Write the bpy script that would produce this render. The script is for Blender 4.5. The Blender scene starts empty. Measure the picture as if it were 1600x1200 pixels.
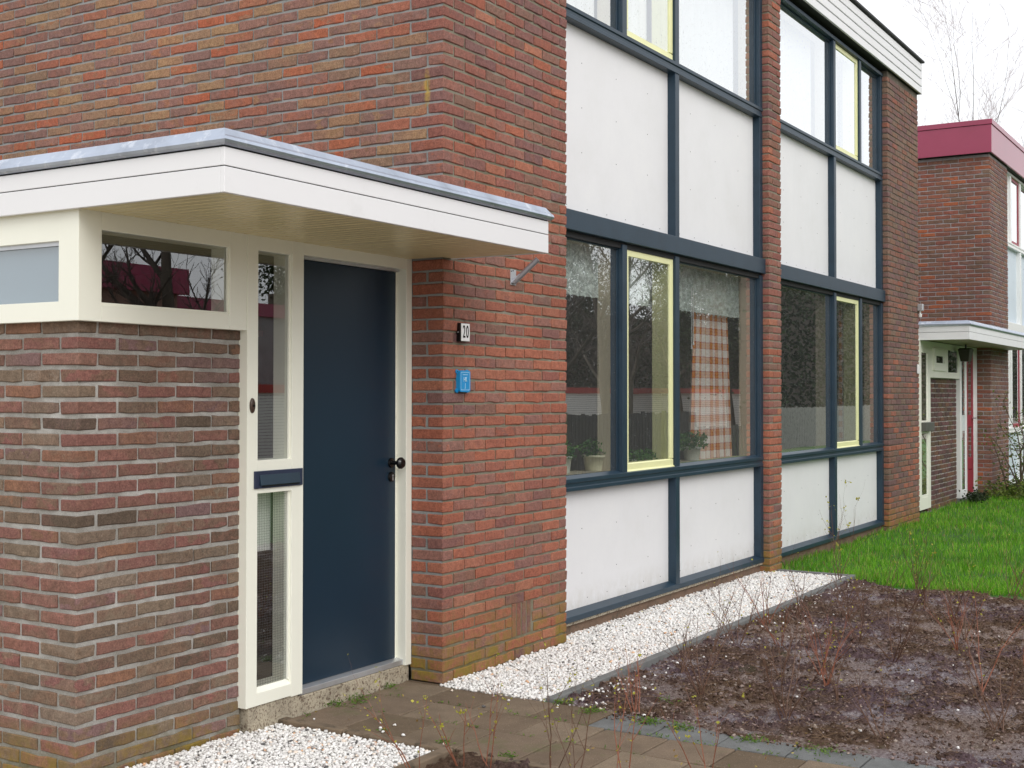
import bpy, math, random
import numpy as np
from mathutils import Vector, Matrix, noise
random.seed(7); np.random.seed(7)
RAD = math.radians
scene = bpy.context.scene
COL = scene.collection

# ------------------------------------------------------------------ camera
cd = bpy.data.cameras.new('camera'); cam = bpy.data.objects.new('camera', cd); COL.objects.link(cam)
CAM = Vector((-5.72265, -3.64549, 1.485))
PITCH, ROLL, YAW, FPX, CX, CY = 0.018118, 0.001883, 0.582480, 2065.834, 661.086, 577.400
fw = Vector((math.cos(YAW), math.sin(YAW), 0)); rg = Vector((math.sin(YAW), -math.cos(YAW), 0)); up = Vector((0, 0, 1))
f2 = fw*math.cos(PITCH) + up*math.sin(PITCH); up2 = rg.cross(f2)
r3 = rg*math.cos(ROLL) + up2*math.sin(ROLL); u3 = r3.cross(f2)
M = Matrix((r3, u3, -f2)).transposed().to_4x4(); M.translation = CAM
cam.matrix_world = M
cd.sensor_width = 36.0; cd.lens = FPX/1600*36; cd.shift_x = (800-CX)/1600; cd.shift_y = (CY-600)/1600
cd.clip_start = 0.05; cd.clip_end = 900
scene.camera = cam

# ------------------------------------------------------------------ sky and sun (bright overcast)
w = bpy.data.worlds.new('World'); scene.world = w; w.use_nodes = True
nt = w.node_tree; nt.nodes.clear()
sky = nt.nodes.new('ShaderNodeTexSky'); sky.sky_type = 'NISHITA'; sky.sun_disc = False
SUN_EL, SUN_AZ = RAD(38), RAD(215)
sky.sun_elevation = SUN_EL; sky.sun_rotation = SUN_AZ; sky.dust_density = 4.0
hs = nt.nodes.new('ShaderNodeHueSaturation'); hs.inputs['Saturation'].default_value = 0.35
bg1 = nt.nodes.new('ShaderNodeBackground'); bg1.inputs['Strength'].default_value = 0.06
bg2 = nt.nodes.new('ShaderNodeBackground'); bg2.inputs['Color'].default_value = (0.975, 0.985, 1.0, 1); bg2.inputs['Strength'].default_value = 1.02
ad = nt.nodes.new('ShaderNodeAddShader'); wo = nt.nodes.new('ShaderNodeOutputWorld')
nt.links.new(sky.outputs[0], hs.inputs['Color']); nt.links.new(hs.outputs[0], bg1.inputs['Color'])
nt.links.new(bg1.outputs[0], ad.inputs[0]); nt.links.new(bg2.outputs[0], ad.inputs[1]); nt.links.new(ad.outputs[0], wo.inputs[0])
sl = bpy.data.lights.new('sun', 'SUN'); sl.energy = 0.85; sl.angle = RAD(35); sl.color = (1, 0.975, 0.94)
so = bpy.data.objects.new('sun', sl); COL.objects.link(so)
sd = Vector((-0.55, -0.83, 0)).normalized()*math.cos(SUN_EL) + Vector((0, 0, math.sin(SUN_EL)))
so.rotation_euler = sd.to_track_quat('Z', 'Y').to_euler()
sky.sun_rotation = math.atan2(sd.x, sd.y)
vs = scene.view_settings; vs.view_transform = 'Standard'; vs.look = 'None'; vs.exposure = 0.0; vs.gamma = 1.0; vs.use_curve_mapping = False

# ------------------------------------------------------------------ helpers
def S(r, g, b, k=1.0):
    f = lambda c: ((c/255+0.055)/1.055)**2.4 if c > 10.3 else c/255/12.92
    return (f(r)*k, f(g)*k, f(b)*k, 1)

class NT:
    def __init__(s, name):
        s.m = bpy.data.materials.new(name); s.m.use_nodes = True; s.t = s.m.node_tree
        s.t.nodes.clear(); s.out = s.t.nodes.new('ShaderNodeOutputMaterial')
        s.geo = None
    def n(s, typ, **kw):
        x = s.t.nodes.new(typ)
        for k, v in kw.items():
            if k in x.inputs: s.set(x, k, v)
            else: setattr(x, k, v)
        return x
    def set(s, x, k, v):
        i = x.inputs[k]
        if isinstance(v, bpy.types.NodeSocket): s.t.links.new(v, i)
        else: i.default_value = v
    def pos(s):
        if s.geo is None: s.geo = s.n('ShaderNodeNewGeometry')
        return s.geo.outputs['Position']
    def scaled(s, v):
        q = s.n('ShaderNodeVectorMath', operation='MULTIPLY'); s.t.links.new(s.pos(), q.inputs[0]); q.inputs[1].default_value = v
        return q.outputs[0]
    def noise(s, scale, detail=4, rough=0.6, vec=None, col=False):
        x = s.n('ShaderNodeTexNoise'); x.inputs['Scale'].default_value = scale; x.inputs['Detail'].default_value = detail; x.inputs['Roughness'].default_value = rough
        s.t.links.new(vec if vec is not None else s.pos(), x.inputs['Vector'])
        return x.outputs['Color' if col else 'Fac']
    def ramp(s, fac, stops, interp='LINEAR'):
        x = s.n('ShaderNodeValToRGB'); x.color_ramp.interpolation = interp; e = x.color_ramp.elements
        while len(e) < len(stops): e.new(0.5)
        for i, (p, c) in enumerate(stops):
            e[i].position = p; e[i].color = c if isinstance(c, tuple) else (c, c, c, 1)
        s.t.links.new(fac, x.inputs[0]); return x.outputs[0]
    def math(s, op, a, b=None, clamp=False):
        x = s.n('ShaderNodeMath', operation=op); x.use_clamp = clamp
        for i, v in enumerate((a, b)):
            if v is None: continue
            if isinstance(v, bpy.types.NodeSocket): s.t.links.new(v, x.inputs[i])
            else: x.inputs[i].default_value = v
        return x.outputs[0]
    def mix(s, fac, a, b, mode='MIX'):
        x = s.n('ShaderNodeMix', data_type='RGBA', blend_type=mode)
        for i, v in ((0, fac), (6, a), (7, b)):
            if isinstance(v, bpy.types.NodeSocket): s.t.links.new(v, x.inputs[i])
            else: x.inputs[i].default_value = v
        return x.outputs[2]
    def bump(s, h, strength=0.3, dist=0.01):
        x = s.n('ShaderNodeBump'); x.inputs['Strength'].default_value = strength; x.inputs['Distance'].default_value = dist
        s.t.links.new(h, x.inputs['Height']); return x.outputs[0]
    def bsdf(s, color, rough=0.6, normal=None, metallic=0.0, spec=0.5, finish=True, **kw):
        x = s.n('ShaderNodeBsdfPrincipled')
        s.set(x, 'Base Color', color); s.set(x, 'Roughness', rough); x.inputs['Metallic'].default_value = metallic; x.inputs['Specular IOR Level'].default_value = spec
        if normal is not None: s.t.links.new(normal, x.inputs['Normal'])
        if finish: s.t.links.new(x.outputs[0], s.out.inputs[0])
        return x.outputs[0]

def simple(name, col, rough=0.5, var=0.12, vscale=3.0, bscale=60, bstr=0.1, bdist=0.004, metallic=0.0, spec=0.5, dirt=None):
    n = NT(name)
    a = n.noise(vscale, 6, 0.65)
    dark = (col[0]*(1-var*2), col[1]*(1-var*2), col[2]*(1-var*2), 1)
    lite = (min(1, col[0]*(1+var)), min(1, col[1]*(1+var)), min(1, col[2]*(1+var)), 1)
    c = n.ramp(a, [(0.25, dark), (0.5, col), (0.75, lite)])
    if dirt is not None:
        d = n.noise(dirt[1], 8, 0.7); f = n.ramp(d, [(dirt[2], 0.0), (min(1, dirt[2]+0.12), 1.0)])
        c = n.mix(f, c, dirt[0])
    b = n.bump(n.noise(bscale, 5, 0.6), bstr, bdist)
    n.bsdf(c, rough, b, metallic, spec)
    return n.m

def stain(n, c):
    """ochre run of paint near the upper corner of the end wall"""
    q = n.n('ShaderNodeVectorMath', operation='SUBTRACT'); n.t.links.new(n.pos(), q.inputs[0]); q.inputs[1].default_value = (0, 0.103, 3.07)
    q2 = n.n('ShaderNodeVectorMath', operation='MULTIPLY'); n.t.links.new(q.outputs[0], q2.inputs[0]); q2.inputs[1].default_value = (9, 42, 8.5)
    ln_ = n.n('ShaderNodeVectorMath', operation='LENGTH'); n.t.links.new(q2.outputs[0], ln_.inputs[0])
    f = n.math('SUBTRACT', n.math('ADD', 1.0, n.math('MULTIPLY', n.math('SUBTRACT', n.noise(38, 4, 0.7), 0.5), 1.6)), ln_.outputs['Value'], clamp=True)
    return n.mix(n.math('MULTIPLY', f, 0.8, clamp=True), c, S(186, 158, 62))
def brick_mat(name, pal, mossz=0.25, moss=0.6, patch=(0.5, S(120, 92, 72)), sat_noise=0.2, under=None):
    """each brick its own tone from PAL, two-toned patches, grain, moss near the ground"""
    n = NT(name)
    oi = n.n('ShaderNodeObjectInfo'); g = n.n('ShaderNodeNewGeometry')
    r = n.math('FRACT', n.math('ADD', n.math('MULTIPLY', oi.outputs['Random'], 7.13), g.outputs['Random Per Island']))
    stops = []; k = len(pal)
    for i, c in enumerate(pal): stops.append((i/k, c))
    # position-driven drift so neighbouring areas share a tendency
    drift = n.noise(0.55, 2, 0.5)
    rr = n.math('FRACT', n.math('ADD', r, n.math('MULTIPLY', drift, 0.0)))
    base = n.ramp(rr, stops, 'CONSTANT')
    r2 = n.math('FRACT', n.math('MULTIPLY', r, 17.7))
    blot = n.noise(13, 3, 0.5, vec=n.scaled((1, 1, 1.6)))
    bf = n.ramp(blot, [(patch[0], 0.0), (patch[0]+0.05, 1.0)])
    bf = n.math('MULTIPLY', bf, n.ramp(r2, [(0.2, 0.0), (0.7, 0.8)]))
    r3_ = n.math('FRACT', n.math('MULTIPLY', r, 41.3))
    second = n.mix(0.5, n.ramp(r3_, stops, 'CONSTANT'), patch[1])
    c = n.mix(bf, base, second)
    vm = n.noise(6.5, 4, 0.65); c = n.mix(n.ramp(vm, [(0.42, 0.0), (0.66, 0.45)]), c, n.ramp(n.math('FRACT', n.math('MULTIPLY', r, 9.9)), stops, 'CONSTANT'))
    big = n.noise(0.8, 3, 0.5)
    c = n.mix(1.0, c, n.ramp(big, [(0.3, (0.82, 0.84, 0.86, 1)), (0.7, (1.08, 1.05, 1.03, 1))]), 'MULTIPLY')
    grain = n.noise(135, 6, 0.8)
    c = n.mix(1.0, c, n.ramp(grain, [(0.28, (0.45, 0.44, 0.43, 1)), (0.5, (1, 1, 1, 1)), (0.72, (1.6, 1.57, 1.52, 1))]), 'MULTIPLY')
    mid = n.noise(38, 5, 0.7)
    c = n.mix(1.0, c, n.ramp(mid, [(0.3, (0.72, 0.71, 0.70, 1)), (0.7, (1.2, 1.2, 1.2, 1))]), 'MULTIPLY')
    pit = n.noise(120, 2, 0.5)
    pf = n.ramp(pit, [(0.70, 0.0), (0.76, 1.0)])
    c = n.mix(n.math('MULTIPLY', pf, 0.55), c, S(58, 44, 38))
    spk = n.noise(190, 1, 0.5); sf = n.ramp(spk, [(0.80, 0.0), (0.83, 0.7)])
    c = n.mix(sf, c, S(205, 195, 180))
    sep = n.n('ShaderNodeSeparateXYZ'); n.t.links.new(n.pos(), sep.inputs[0])
    mz = n.math('SUBTRACT', 1.0, n.math('DIVIDE', sep.outputs[2], mossz), clamp=True)
    mn = n.noise(6.5, 6, 0.75)
    mf = n.math('MULTIPLY', n.math('MULTIPLY', mz, n.ramp(mn, [(0.42, 0.08), (0.60, 1.35)])), moss, clamp=True)
    c = n.mix(mf, c, n.mix(n.noise(60, 4, 0.6), S(104, 92, 42), S(148, 122, 58)))
    c = stain(n, c)
    h = n.math('ADD', n.math('MULTIPLY', n.noise(70, 5, 0.7), 0.7), n.math('MULTIPLY', grain, 0.4))
    n.bsdf(c, 0.88, n.bump(h, 0.55, 0.006), spec=0.25)
    return n.m

def mortar_mat(name, c0, c1, c2, mossz=0.3):
    n = NT(name)
    c = n.ramp(n.noise(3.5, 7, 0.7), [(0.3, c0), (0.5, c1), (0.72, c2)])
    g = n.noise(320, 4, 0.8)
    c = n.mix(1.0, c, n.ramp(g, [(0.3, (0.6, 0.6, 0.6, 1)), (0.7, (1.25, 1.25, 1.25, 1))]), 'MULTIPLY')
    sep = n.n('ShaderNodeSeparateXYZ'); n.t.links.new(n.pos(), sep.inputs[0])
    mz = n.math('SUBTRACT', 1.0, n.math('DIVIDE', sep.outputs[2], mossz), clamp=True)
    mf = n.math('MULTIPLY', mz, n.ramp(n.noise(6, 5, 0.7), [(0.35, 0.2), (0.6, 1.0)]), clamp=True)
    c = stain(n, n.mix(mf, c, S(98, 92, 58)))
    n.bsdf(c, 0.95, n.bump(n.noise(150, 5, 0.8), 0.7, 0.004), spec=0.1)
    return n.m

MAT = {}
MAT['brick_end'] = brick_mat('brick_end', [S(146, 108, 98), S(162, 106, 84), S(142, 108, 100), S(158, 122, 96), S(172, 104, 78), S(138, 106, 98), S(154, 124, 100), S(164, 104, 84), S(136, 104, 96), S(150, 112, 100), S(174, 100, 74), S(144, 116, 96), S(160, 128, 98), S(148, 106, 94)], 0.3, 0.5, (0.56, S(156, 118, 84)))
MAT['brick_front'] = brick_mat('brick_front', [S(160, 100, 80), S(144, 104, 94), S(164, 104, 84), S(152, 96, 80), S(140, 104, 94), S(162, 106, 86), S(154, 94, 76), S(148, 104, 92), S(160, 98, 78), S(138, 100, 92), S(150, 100, 84), S(168, 112, 90)], 0.42, 0.95, (0.57, S(150, 92, 78)))
MAT['brick_high'] = brick_mat('brick_high', [S(142, 92, 82), S(132, 94, 88), S(148, 96, 84), S(134, 88, 80), S(128, 96, 92), S(146, 98, 88), S(136, 100, 86), S(122, 90, 88), S(150, 94, 78), S(130, 100, 88)], 0.42, 0.9, (0.55, S(128, 96, 84)))
MAT['brick_porch'] = brick_mat('brick_porch', [S(132, 92, 84), S(122, 106, 92), S(136, 94, 86), S(108, 92, 78), S(128, 88, 82), S(128, 112, 98), S(134, 96, 86), S(96, 82, 70), S(120, 102, 88), S(130, 92, 84), S(124, 98, 96), S(132, 94, 82), S(126, 110, 94), S(114, 98, 84), S(136, 100, 80)], 0.2, 0.85, (0.47, S(122, 98, 80)))
MAT['brick_far'] = brick_mat('brick_far', [S(130, 94, 84), S(126, 104, 90), S(122, 94, 92), S(136, 94, 80), S(128, 106, 92), S(120, 94, 90), S(132, 100, 84), S(118, 90, 88)], 0.3, 0.5, (0.55, S(118, 92, 86)))
MAT['brick_next'] = brick_mat('brick_next', [S(128, 84, 72), S(142, 92, 74), S(114, 92, 78), S(134, 82, 72), S(158, 92, 64), S(122, 90, 80), S(130, 94, 80), S(112, 88, 76), S(136, 92, 82)], 0.3, 0.4, (0.56, S(118, 92, 74)))
MAT['brick_plum'] = brick_mat('brick_plum', [S(104, 76, 76), S(92, 74, 66), S(112, 80, 82), S(98, 82, 64), S(86, 66, 66), S(118, 86, 70)], 0.2, 0.3, (0.55, S(100, 84, 68)))
MAT['mortar_end'] = mortar_mat('mortar_end', S(128, 131, 127), S(152, 154, 152), S(170, 172, 173))
MAT['mortar_front'] = mortar_mat('mortar_front', S(112, 108, 90), S(134, 130, 114), S(152, 150, 138), 0.45)
MAT['mortar_porch'] = mortar_mat('mortar_porch', S(130, 126, 118), S(160, 157, 151), S(200, 198, 194), 0.15)
MAT['mortar_far'] = mortar_mat('mortar_far', S(92, 86, 78), S(110, 104, 94), S(128, 122, 114))
MAT['mortar_next'] = mortar_mat('mortar_next', S(138, 132, 130), S(156, 150, 150), S(172, 168, 172))
MAT['white_board'] = simple('white_board', S(228, 228, 230), 0.5, 0.012, 1.1, 40, 0.04, dirt=(S(219, 219, 220), 1.4, 0.58))
def panel_mat():
    n = NT('facade_panel_white')
    st = n.noise(1.0, 6, 0.7, vec=n.scaled((26, 26, 1.1))); bl = n.noise(2.2, 6, 0.7)
    c = n.ramp(bl, [(0.3, S(223, 223, 224)), (0.5, S(227, 227, 229)), (0.7, S(230, 230, 231))])
    c = n.mix(n.ramp(st, [(0.55, 0.0), (0.78, 0.15)]), c, S(212, 211, 208))
    sep = n.n('ShaderNodeSeparateXYZ'); n.t.links.new(n.pos(), sep.inputs[0])
    lo = n.math('SUBTRACT', 1.0, n.math('DIVIDE', n.math('SUBTRACT', sep.outputs[2], 0.14), 0.16), clamp=True)
    c = n.mix(n.math('MULTIPLY', lo, n.ramp(n.noise(14, 5, 0.7), [(0.35, 0.0), (0.7, 0.5)])), c, S(186, 180, 168))
    n.bsdf(c, 0.5, n.bump(bl, 0.15, 0.02), spec=0.4); return n.m
MAT['panel_white'] = panel_mat()
MAT['cream'] = simple('cream_paint', S(236, 236, 223), 0.38, 0.02, 2.0, 25, 0.12, 0.003, dirt=(S(220, 214, 186), 9, 0.76))
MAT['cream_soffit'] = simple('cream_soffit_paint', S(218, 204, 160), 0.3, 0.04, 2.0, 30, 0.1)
MAT['navy'] = simple('navy_paint', S(34, 54, 69), 0.4, 0.12, 6, 90, 0.15, 0.002, dirt=(S(66, 84, 102), 18, 0.7), spec=0.4)
MAT['navy_door'] = simple('navy_door_paint', S(26, 46, 62), 0.3, 0.06, 1.2, 140, 0.06, 0.001, dirt=(S(50, 68, 86), 70, 0.74), spec=0.35)
MAT['yellow'] = simple('pale_yellow_paint', S(232, 232, 178), 0.38, 0.03, 4, 50, 0.08, dirt=(S(190, 190, 130), 20, 0.74))
MAT['beige'] = simple('beige_reveal_paint', S(206, 196, 172), 0.5, 0.03, 3, 40, 0.05)
MAT['zinc'] = simple('zinc_sheet', S(190, 198, 212), 0.42, 0.12, 5, 12, 0.15, 0.004, metallic=1.0, dirt=(S(224, 228, 236), 9, 0.55))
MAT['alu'] = simple('aluminium', S(200, 202, 206), 0.38, 0.08, 8, 90, 0.1, metallic=0.7)
MAT['black'] = simple('black_gloss', S(16, 16, 17), 0.22, 0.1, 10, 100, 0.02)
MAT['dark_joint_shade'] = simple('dark_joint_shade', S(38, 38, 40), 0.8, 0.1)
MAT['concrete_wash'] = simple('washed_concrete', S(176, 166, 146), 0.92, 0.2, 9, 120, 0.9, 0.006, dirt=(S(90, 70, 56), 75, 0.5))
MAT['plinth'] = simple('brown_plinth', S(116, 94, 78), 0.95, 0.18, 7, 90, 0.5, 0.006, dirt=(S(84, 76, 62), 20, 0.55))
MAT['edging'] = simple('grey_concrete_edging', S(112, 113, 112), 0.9, 0.15, 6, 200, 0.3, 0.003, dirt=(S(86, 84, 72), 12, 0.6))
MAT['edging_brown'] = simple('brown_concrete_edging', S(118, 102, 84), 0.92, 0.2, 8, 200, 0.4, 0.003, dirt=(S(78, 68, 54), 12, 0.5))
MAT['magenta'] = simple('wine_red_board', S(150, 56, 84), 0.24, 0.06, 1.5, 60, 0.05, dirt=(S(118, 66, 74), 2.2, 0.66))
MAT['wine'] = simple('wine_red_paint', S(150, 44, 62), 0.4, 0.05)
MAT['white_paint'] = simple('white_window_paint', S(232, 233, 232), 0.4, 0.02)
MAT['pale_blue'] = simple('pale_blue_panel', S(206, 218, 228), 0.45, 0.03, 1.2)
MAT['room'] = simple('room_plaster', S(150, 146, 136), 0.9, 0.05)
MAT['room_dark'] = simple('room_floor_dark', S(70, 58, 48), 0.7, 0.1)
MAT['steel'] = simple('galvanised_steel', S(168, 170, 176), 0.42, 0.1, 12, 60, 0.1, metallic=0.8)
MAT['blue_enamel'] = simple('blue_enamel', S(28, 142, 204), 0.35, 0.04)
MAT['white_enamel'] = simple('white_enamel', S(238, 238, 236), 0.25, 0.01)
MAT['line_white'] = simple('pale_blue_print', S(196, 226, 240), 0.5, 0.01)
MAT['roofing'] = simple('dark_roofing', S(70, 70, 72), 0.9, 0.1)
MAT['tube_inside'] = simple('tube_inside', S(96, 96, 120), 0.6, 0.1)

def glass_mat(name, tint=(0.95, 0.97, 0.96, 1), specks_veil=0.35):
    n = NT(name)
    g_ = n.n('ShaderNodeNewGeometry'); dp = n.n('ShaderNodeVectorMath', operation='DOT_PRODUCT')
    n.t.links.new(g_.outputs['Normal'], dp.inputs[0]); n.t.links.new(g_.outputs['Incoming'], dp.inputs[1])
    ic = n.math('SUBTRACT', 1.0, n.math('ABSOLUTE', dp.outputs['Value']), clamp=True)
    F = n.math('ADD', n.math('MULTIPLY', n.math('POWER', ic, 5.0), 0.96), 0.04)
    f = n.math('SUBTRACT', 1.0, n.math('POWER', n.math('SUBTRACT', 1.0, F, clamp=True), 5.6), clamp=True)
    tr = n.n('ShaderNodeBsdfTransparent'); tr.inputs[0].default_value = tint
    gl = n.n('ShaderNodeBsdfGlossy'); gl.inputs['Roughness'].default_value = 0.0; gl.inputs['Color'].default_value = (0.96, 0.98, 1, 1)
    wv = n.bump(n.noise(1.3, 2, 0.5), 0.25, 0.0022)
    n.t.links.new(wv, gl.inputs['Normal'])
    mx = n.n('ShaderNodeMixShader'); n.t.links.new(f, mx.inputs[0]); n.t.links.new(tr.outputs[0], mx.inputs[1]); n.t.links.new(gl.outputs[0], mx.inputs[2])
    # dried rain specks, plus an even pale veil painted in to lighten dark panes
    v = n.n('ShaderNodeTexVoronoi'); v.inputs['Scale'].default_value = 95; n.t.links.new(n.pos(), v.inputs['Vector'])
    sp = n.ramp(v.outputs['Distance'], [(0.0, 1.0), (0.2, 1.0), (0.26, 0.0)])
    sp = n.math('MULTIPLY', sp, n.ramp(n.noise(30, 3, 0.7), [(0.52, 0.0), (0.62, 1.0)]))
    sp = n.math('MULTIPLY', n.math('ADD', n.math('MULTIPLY', sp, 1.0), 0.07), specks_veil, clamp=True)
    df = n.n('ShaderNodeBsdfDiffuse'); df.inputs[0].default_value = S(200, 204, 206)
    m2 = n.n('ShaderNodeMixShader'); n.t.links.new(sp, m2.inputs[0]); n.t.links.new(mx.outputs[0], m2.inputs[1]); n.t.links.new(df.outputs[0], m2.inputs[2])
    n.t.links.new(m2.outputs[0], n.out.inputs[0])
    return n.m
MAT['glass'] = glass_mat('window_glass', specks_veil=0.45)
MAT['glass_clean'] = glass_mat('clean_window_glass', specks_veil=0.0)

# ---- mesh building
class MB:
    def __init__(s): s.v = []; s.f = []; s.mi = []; s.cur = 0
    def add(s, vs, fs):
        o = len(s.v); s.v += [tuple(p) for p in vs]; s.f += [tuple(i+o for i in f) for f in fs]; s.mi += [s.cur]*len(fs); return s
    def box(s, x0, x1, y0, y1, z0, z1):
        return s.add([(x0, y0, z0), (x1, y0, z0), (x1, y1, z0), (x0, y1, z0), (x0, y0, z1), (x1, y0, z1), (x1, y1, z1), (x0, y1, z1)],
                     [(0, 3, 2, 1), (4, 5, 6, 7), (0, 1, 5, 4), (1, 2, 6, 5), (2, 3, 7, 6), (3, 0, 4, 7)])
    def prof(s, pts, a0, a1, axis='x'):
        """closed profile pts (u,z) swept along an axis: 'x' -> u is y; 'y' -> u is x"""
        n = len(pts)
        mk = (lambda a, p: (a, p[0], p[1])) if axis == 'x' else ((lambda a, p: (p[0], a, p[1])) if axis == 'y' else (lambda a, p: (p[0], p[1], a)))
        return s.add([mk(a0, p) for p in pts]+[mk(a1, p) for p in pts],
                     [tuple(range(n))[::-1], tuple(range(n, 2*n))]+[(i, (i+1) % n, n+(i+1) % n, n+i) for i in range(n)])
    def tube(s, p0, p1, r0, r1=None, n=8, cap=True):
        r1 = r0 if r1 is None else r1; p0 = Vector(p0); p1 = Vector(p1); d = (p1-p0)
        if d.length < 1e-6: return s
        q = d.to_track_quat('Z', 'Y'); vs = []
        for p, r in ((p0, r0), (p1, r1)):
            for k in range(n):
                a = 2*math.pi*k/n; vs.append(p+q@Vector((math.cos(a)*r, math.sin(a)*r, 0)))
        fs = [(k, (k+1) % n, n+(k+1) % n, n+k) for k in range(n)]
        if cap: fs += [tuple(range(n))[::-1], tuple(range(n, 2*n))]
        return s.add(vs, fs)
    def path(s, pts, rs, n=5):
        vs = []; m = len(pts)
        for i, p in enumerate(pts):
            p = Vector(p); d = (Vector(pts[min(i+1, m-1)])-Vector(pts[max(i-1, 0)]))
            q = d.to_track_quat('Z', 'Y') if d.length > 1e-9 else Matrix.Identity(3).to_quaternion()
            for k in range(n):
                a = 2*math.pi*k/n; vs.append(p+q@Vector((math.cos(a)*rs[i], math.sin(a)*rs[i], 0)))
        fs = [(i*n+k, i*n+(k+1) % n, (i+1)*n+(k+1) % n, (i+1)*n+k) for i in range(m-1) for k in range(n)]
        return s.add(vs, fs)
    def build(s, name, mats, parent=None, bevel=0, smooth=False, wnorm=False):
        me = bpy.data.meshes.new(name); me.from_pydata(s.v, [], s.f)
        for m in (mats if isinstance(mats, (list, tuple)) else [mats]): me.materials.append(m)
        if any(s.mi): me.polygons.foreach_set('material_index', s.mi)
        if smooth: me.polygons.foreach_set('use_smooth', [True]*len(me.polygons))
        me.update()
        o = bpy.data.objects.new(name, me); COL.objects.link(o); attach(o, parent)
        if bevel:
            b = o.modifiers.new('bevel', 'BEVEL'); b.width = bevel; b.segments = 2; b.limit_method = 'ANGLE'; b.angle_limit = RAD(40)
        return o
WORLD = {}
def attach(o, parent):
    """child keeps its world coordinates (all parents are unrotated, unscaled)"""
    if parent is not None:
        o.parent = parent
        o.matrix_parent_inverse = Matrix.Translation(-WORLD.get(parent.name, Vector((0, 0, 0))))
    return o
def tag(o, label, cat, group=None, kind=None):
    if label: o['label'] = label
    if cat: o['category'] = cat
    if group: o['group'] = group
    if kind: o['kind'] = kind
    return o
def thing(name, label, cat, loc=(0, 0, 0), group=None):
    o = bpy.data.objects.new(name, None); o.empty_display_size = 0.2; COL.objects.link(o); o.location = loc
    WORLD[o.name] = Vector(loc)
    return tag(o, label, cat, group)
def bx(name, m, parent, *b, bevel=0):
    if name == 'pane':      # one sheet of glass
        x0, x1, y0, y1, z0, z1 = b
        if x1-x0 < y1-y0: return MB().add([(x0, y0, z0), (x0, y0, z1), (x0, y1, z1), (x0, y1, z0)], [(0, 1, 2, 3)]).build(name, m, parent)
        return MB().add([(x0, y0, z0), (x1, y0, z0), (x1, y0, z1), (x0, y0, z1)], [(0, 1, 2, 3)]).build(name, m, parent)
    return MB().box(*b).build(name, m, parent, bevel)

# ------------------------------------------------------------------ bricks
PITCH_B, CO = 0.2162, 0.0625
BH, BL, BW = 0.0508, 0.2050, 0.0982
def brick_face_mesh(L, seed, mat, J=0.0018):
    """front-only brick: open back, chamfered front, wavy long edges. local x length, -y outward"""
    r = random.Random(seed); segs = 4 if L > 0.15 else 3; vs = []; fs = []
    prof = [(0.055, BH/2), (0.0036, BH/2), (0.0, BH/2-0.0045), (0.0, -BH/2+0.0045), (0.0036, -BH/2), (0.055, -BH/2)]
    for i in range(segs+1):
        x = -L/2+L*i/segs; e = 0.0 if 0 < i < segs else 1.0
        up_, dn = r.gauss(0, J*0.8), r.gauss(0, J*0.9)
        if e and r.random() < 0.35: up_ -= r.random()*0.0022
        if e and r.random() < 0.35: dn += r.random()*0.0022
        for (y, z) in prof:
            dz = up_ if z > 0 else dn
            vs.append((x+(r.gauss(0, J*0.6) if e else 0), y+(r.gauss(0, J*0.5) if y < 0.04 else 0)+(0.0012*e if y < 0.003 else 0), z+dz))
    n = 6
    for i in range(segs):
        for k in range(n-1): fs.append((i*n+k, i*n+k+1, (i+1)*n+k+1, (i+1)*n+k))
    fs.append(tuple(range(n))[::-1]); fs.append(tuple(segs*n+k for k in range(n)))
    me = bpy.data.meshes.new('brick'); me.from_pydata(vs, [], fs); me.materials.append(mat); me.update(); return me
def brick_box_mesh(L, W, seed, mat, J=0.0016):
    """whole brick with chamfered edges, for corners: x 0..L, y 0..W"""
    r = random.Random(seed); c = 0.004; vs = []; ids = {}
    for ix in (0, 1):
        for iy in (0, 1):
            for iz in (0, 1):
                j = (r.gauss(0, J), r.gauss(0, J), r.gauss(0, J))
                base = (ix*L, iy*W, (iz-0.5)*BH)
                sgn = (1 if ix == 0 else -1, 1 if iy == 0 else -1, 1 if iz == 0 else -1)
                for a in range(3):
                    p = [base[k]+j[k]+(0 if k == a else sgn[k]*c) for k in range(3)]
                    ids[(ix, iy, iz, a)] = len(vs); vs.append(p)
    fs = []
    for a in range(3):
        b, d = [k for k in range(3) if k != a]
        for s_ in (0, 1):
            q = []
            for (u, v) in ((0, 0), (1, 0), (1, 1), (0, 1)):
                t = [0, 0, 0]; t[a] = s_; t[b] = u; t[d] = v; q.append(ids[(t[0], t[1], t[2], a)])
            fs.append(q)
    for e in range(3):                      # edge chamfers along axis e
        b, d = [k for k in range(3) if k != e]
        for u in (0, 1):
            for v in (0, 1):
                t0 = [0, 0, 0]; t0[b] = u; t0[d] = v; t1 = list(t0); t1[e] = 1
                fs.append([ids[tuple(t0)+(b,)], ids[tuple(t1)+(b,)], ids[tuple(t1)+(d,)], ids[tuple(t0)+(d,)]])
    for t in [(x, y, z) for x in (0, 1) for y in (0, 1) for z in (0, 1)]: fs.append([ids[t+(0,)], ids[t+(1,)], ids[t+(2,)]])
    me = bpy.data.meshes.new('brick'); me.from_pydata(vs, [], fs)
    me.materials.append(mat)
    import bmesh
    bm = bmesh.new(); bm.from_mesh(me); bmesh.ops.recalc_face_normals(bm, faces=bm.faces); bm.to_mesh(me); bm.free(); me.update(); return me

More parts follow.
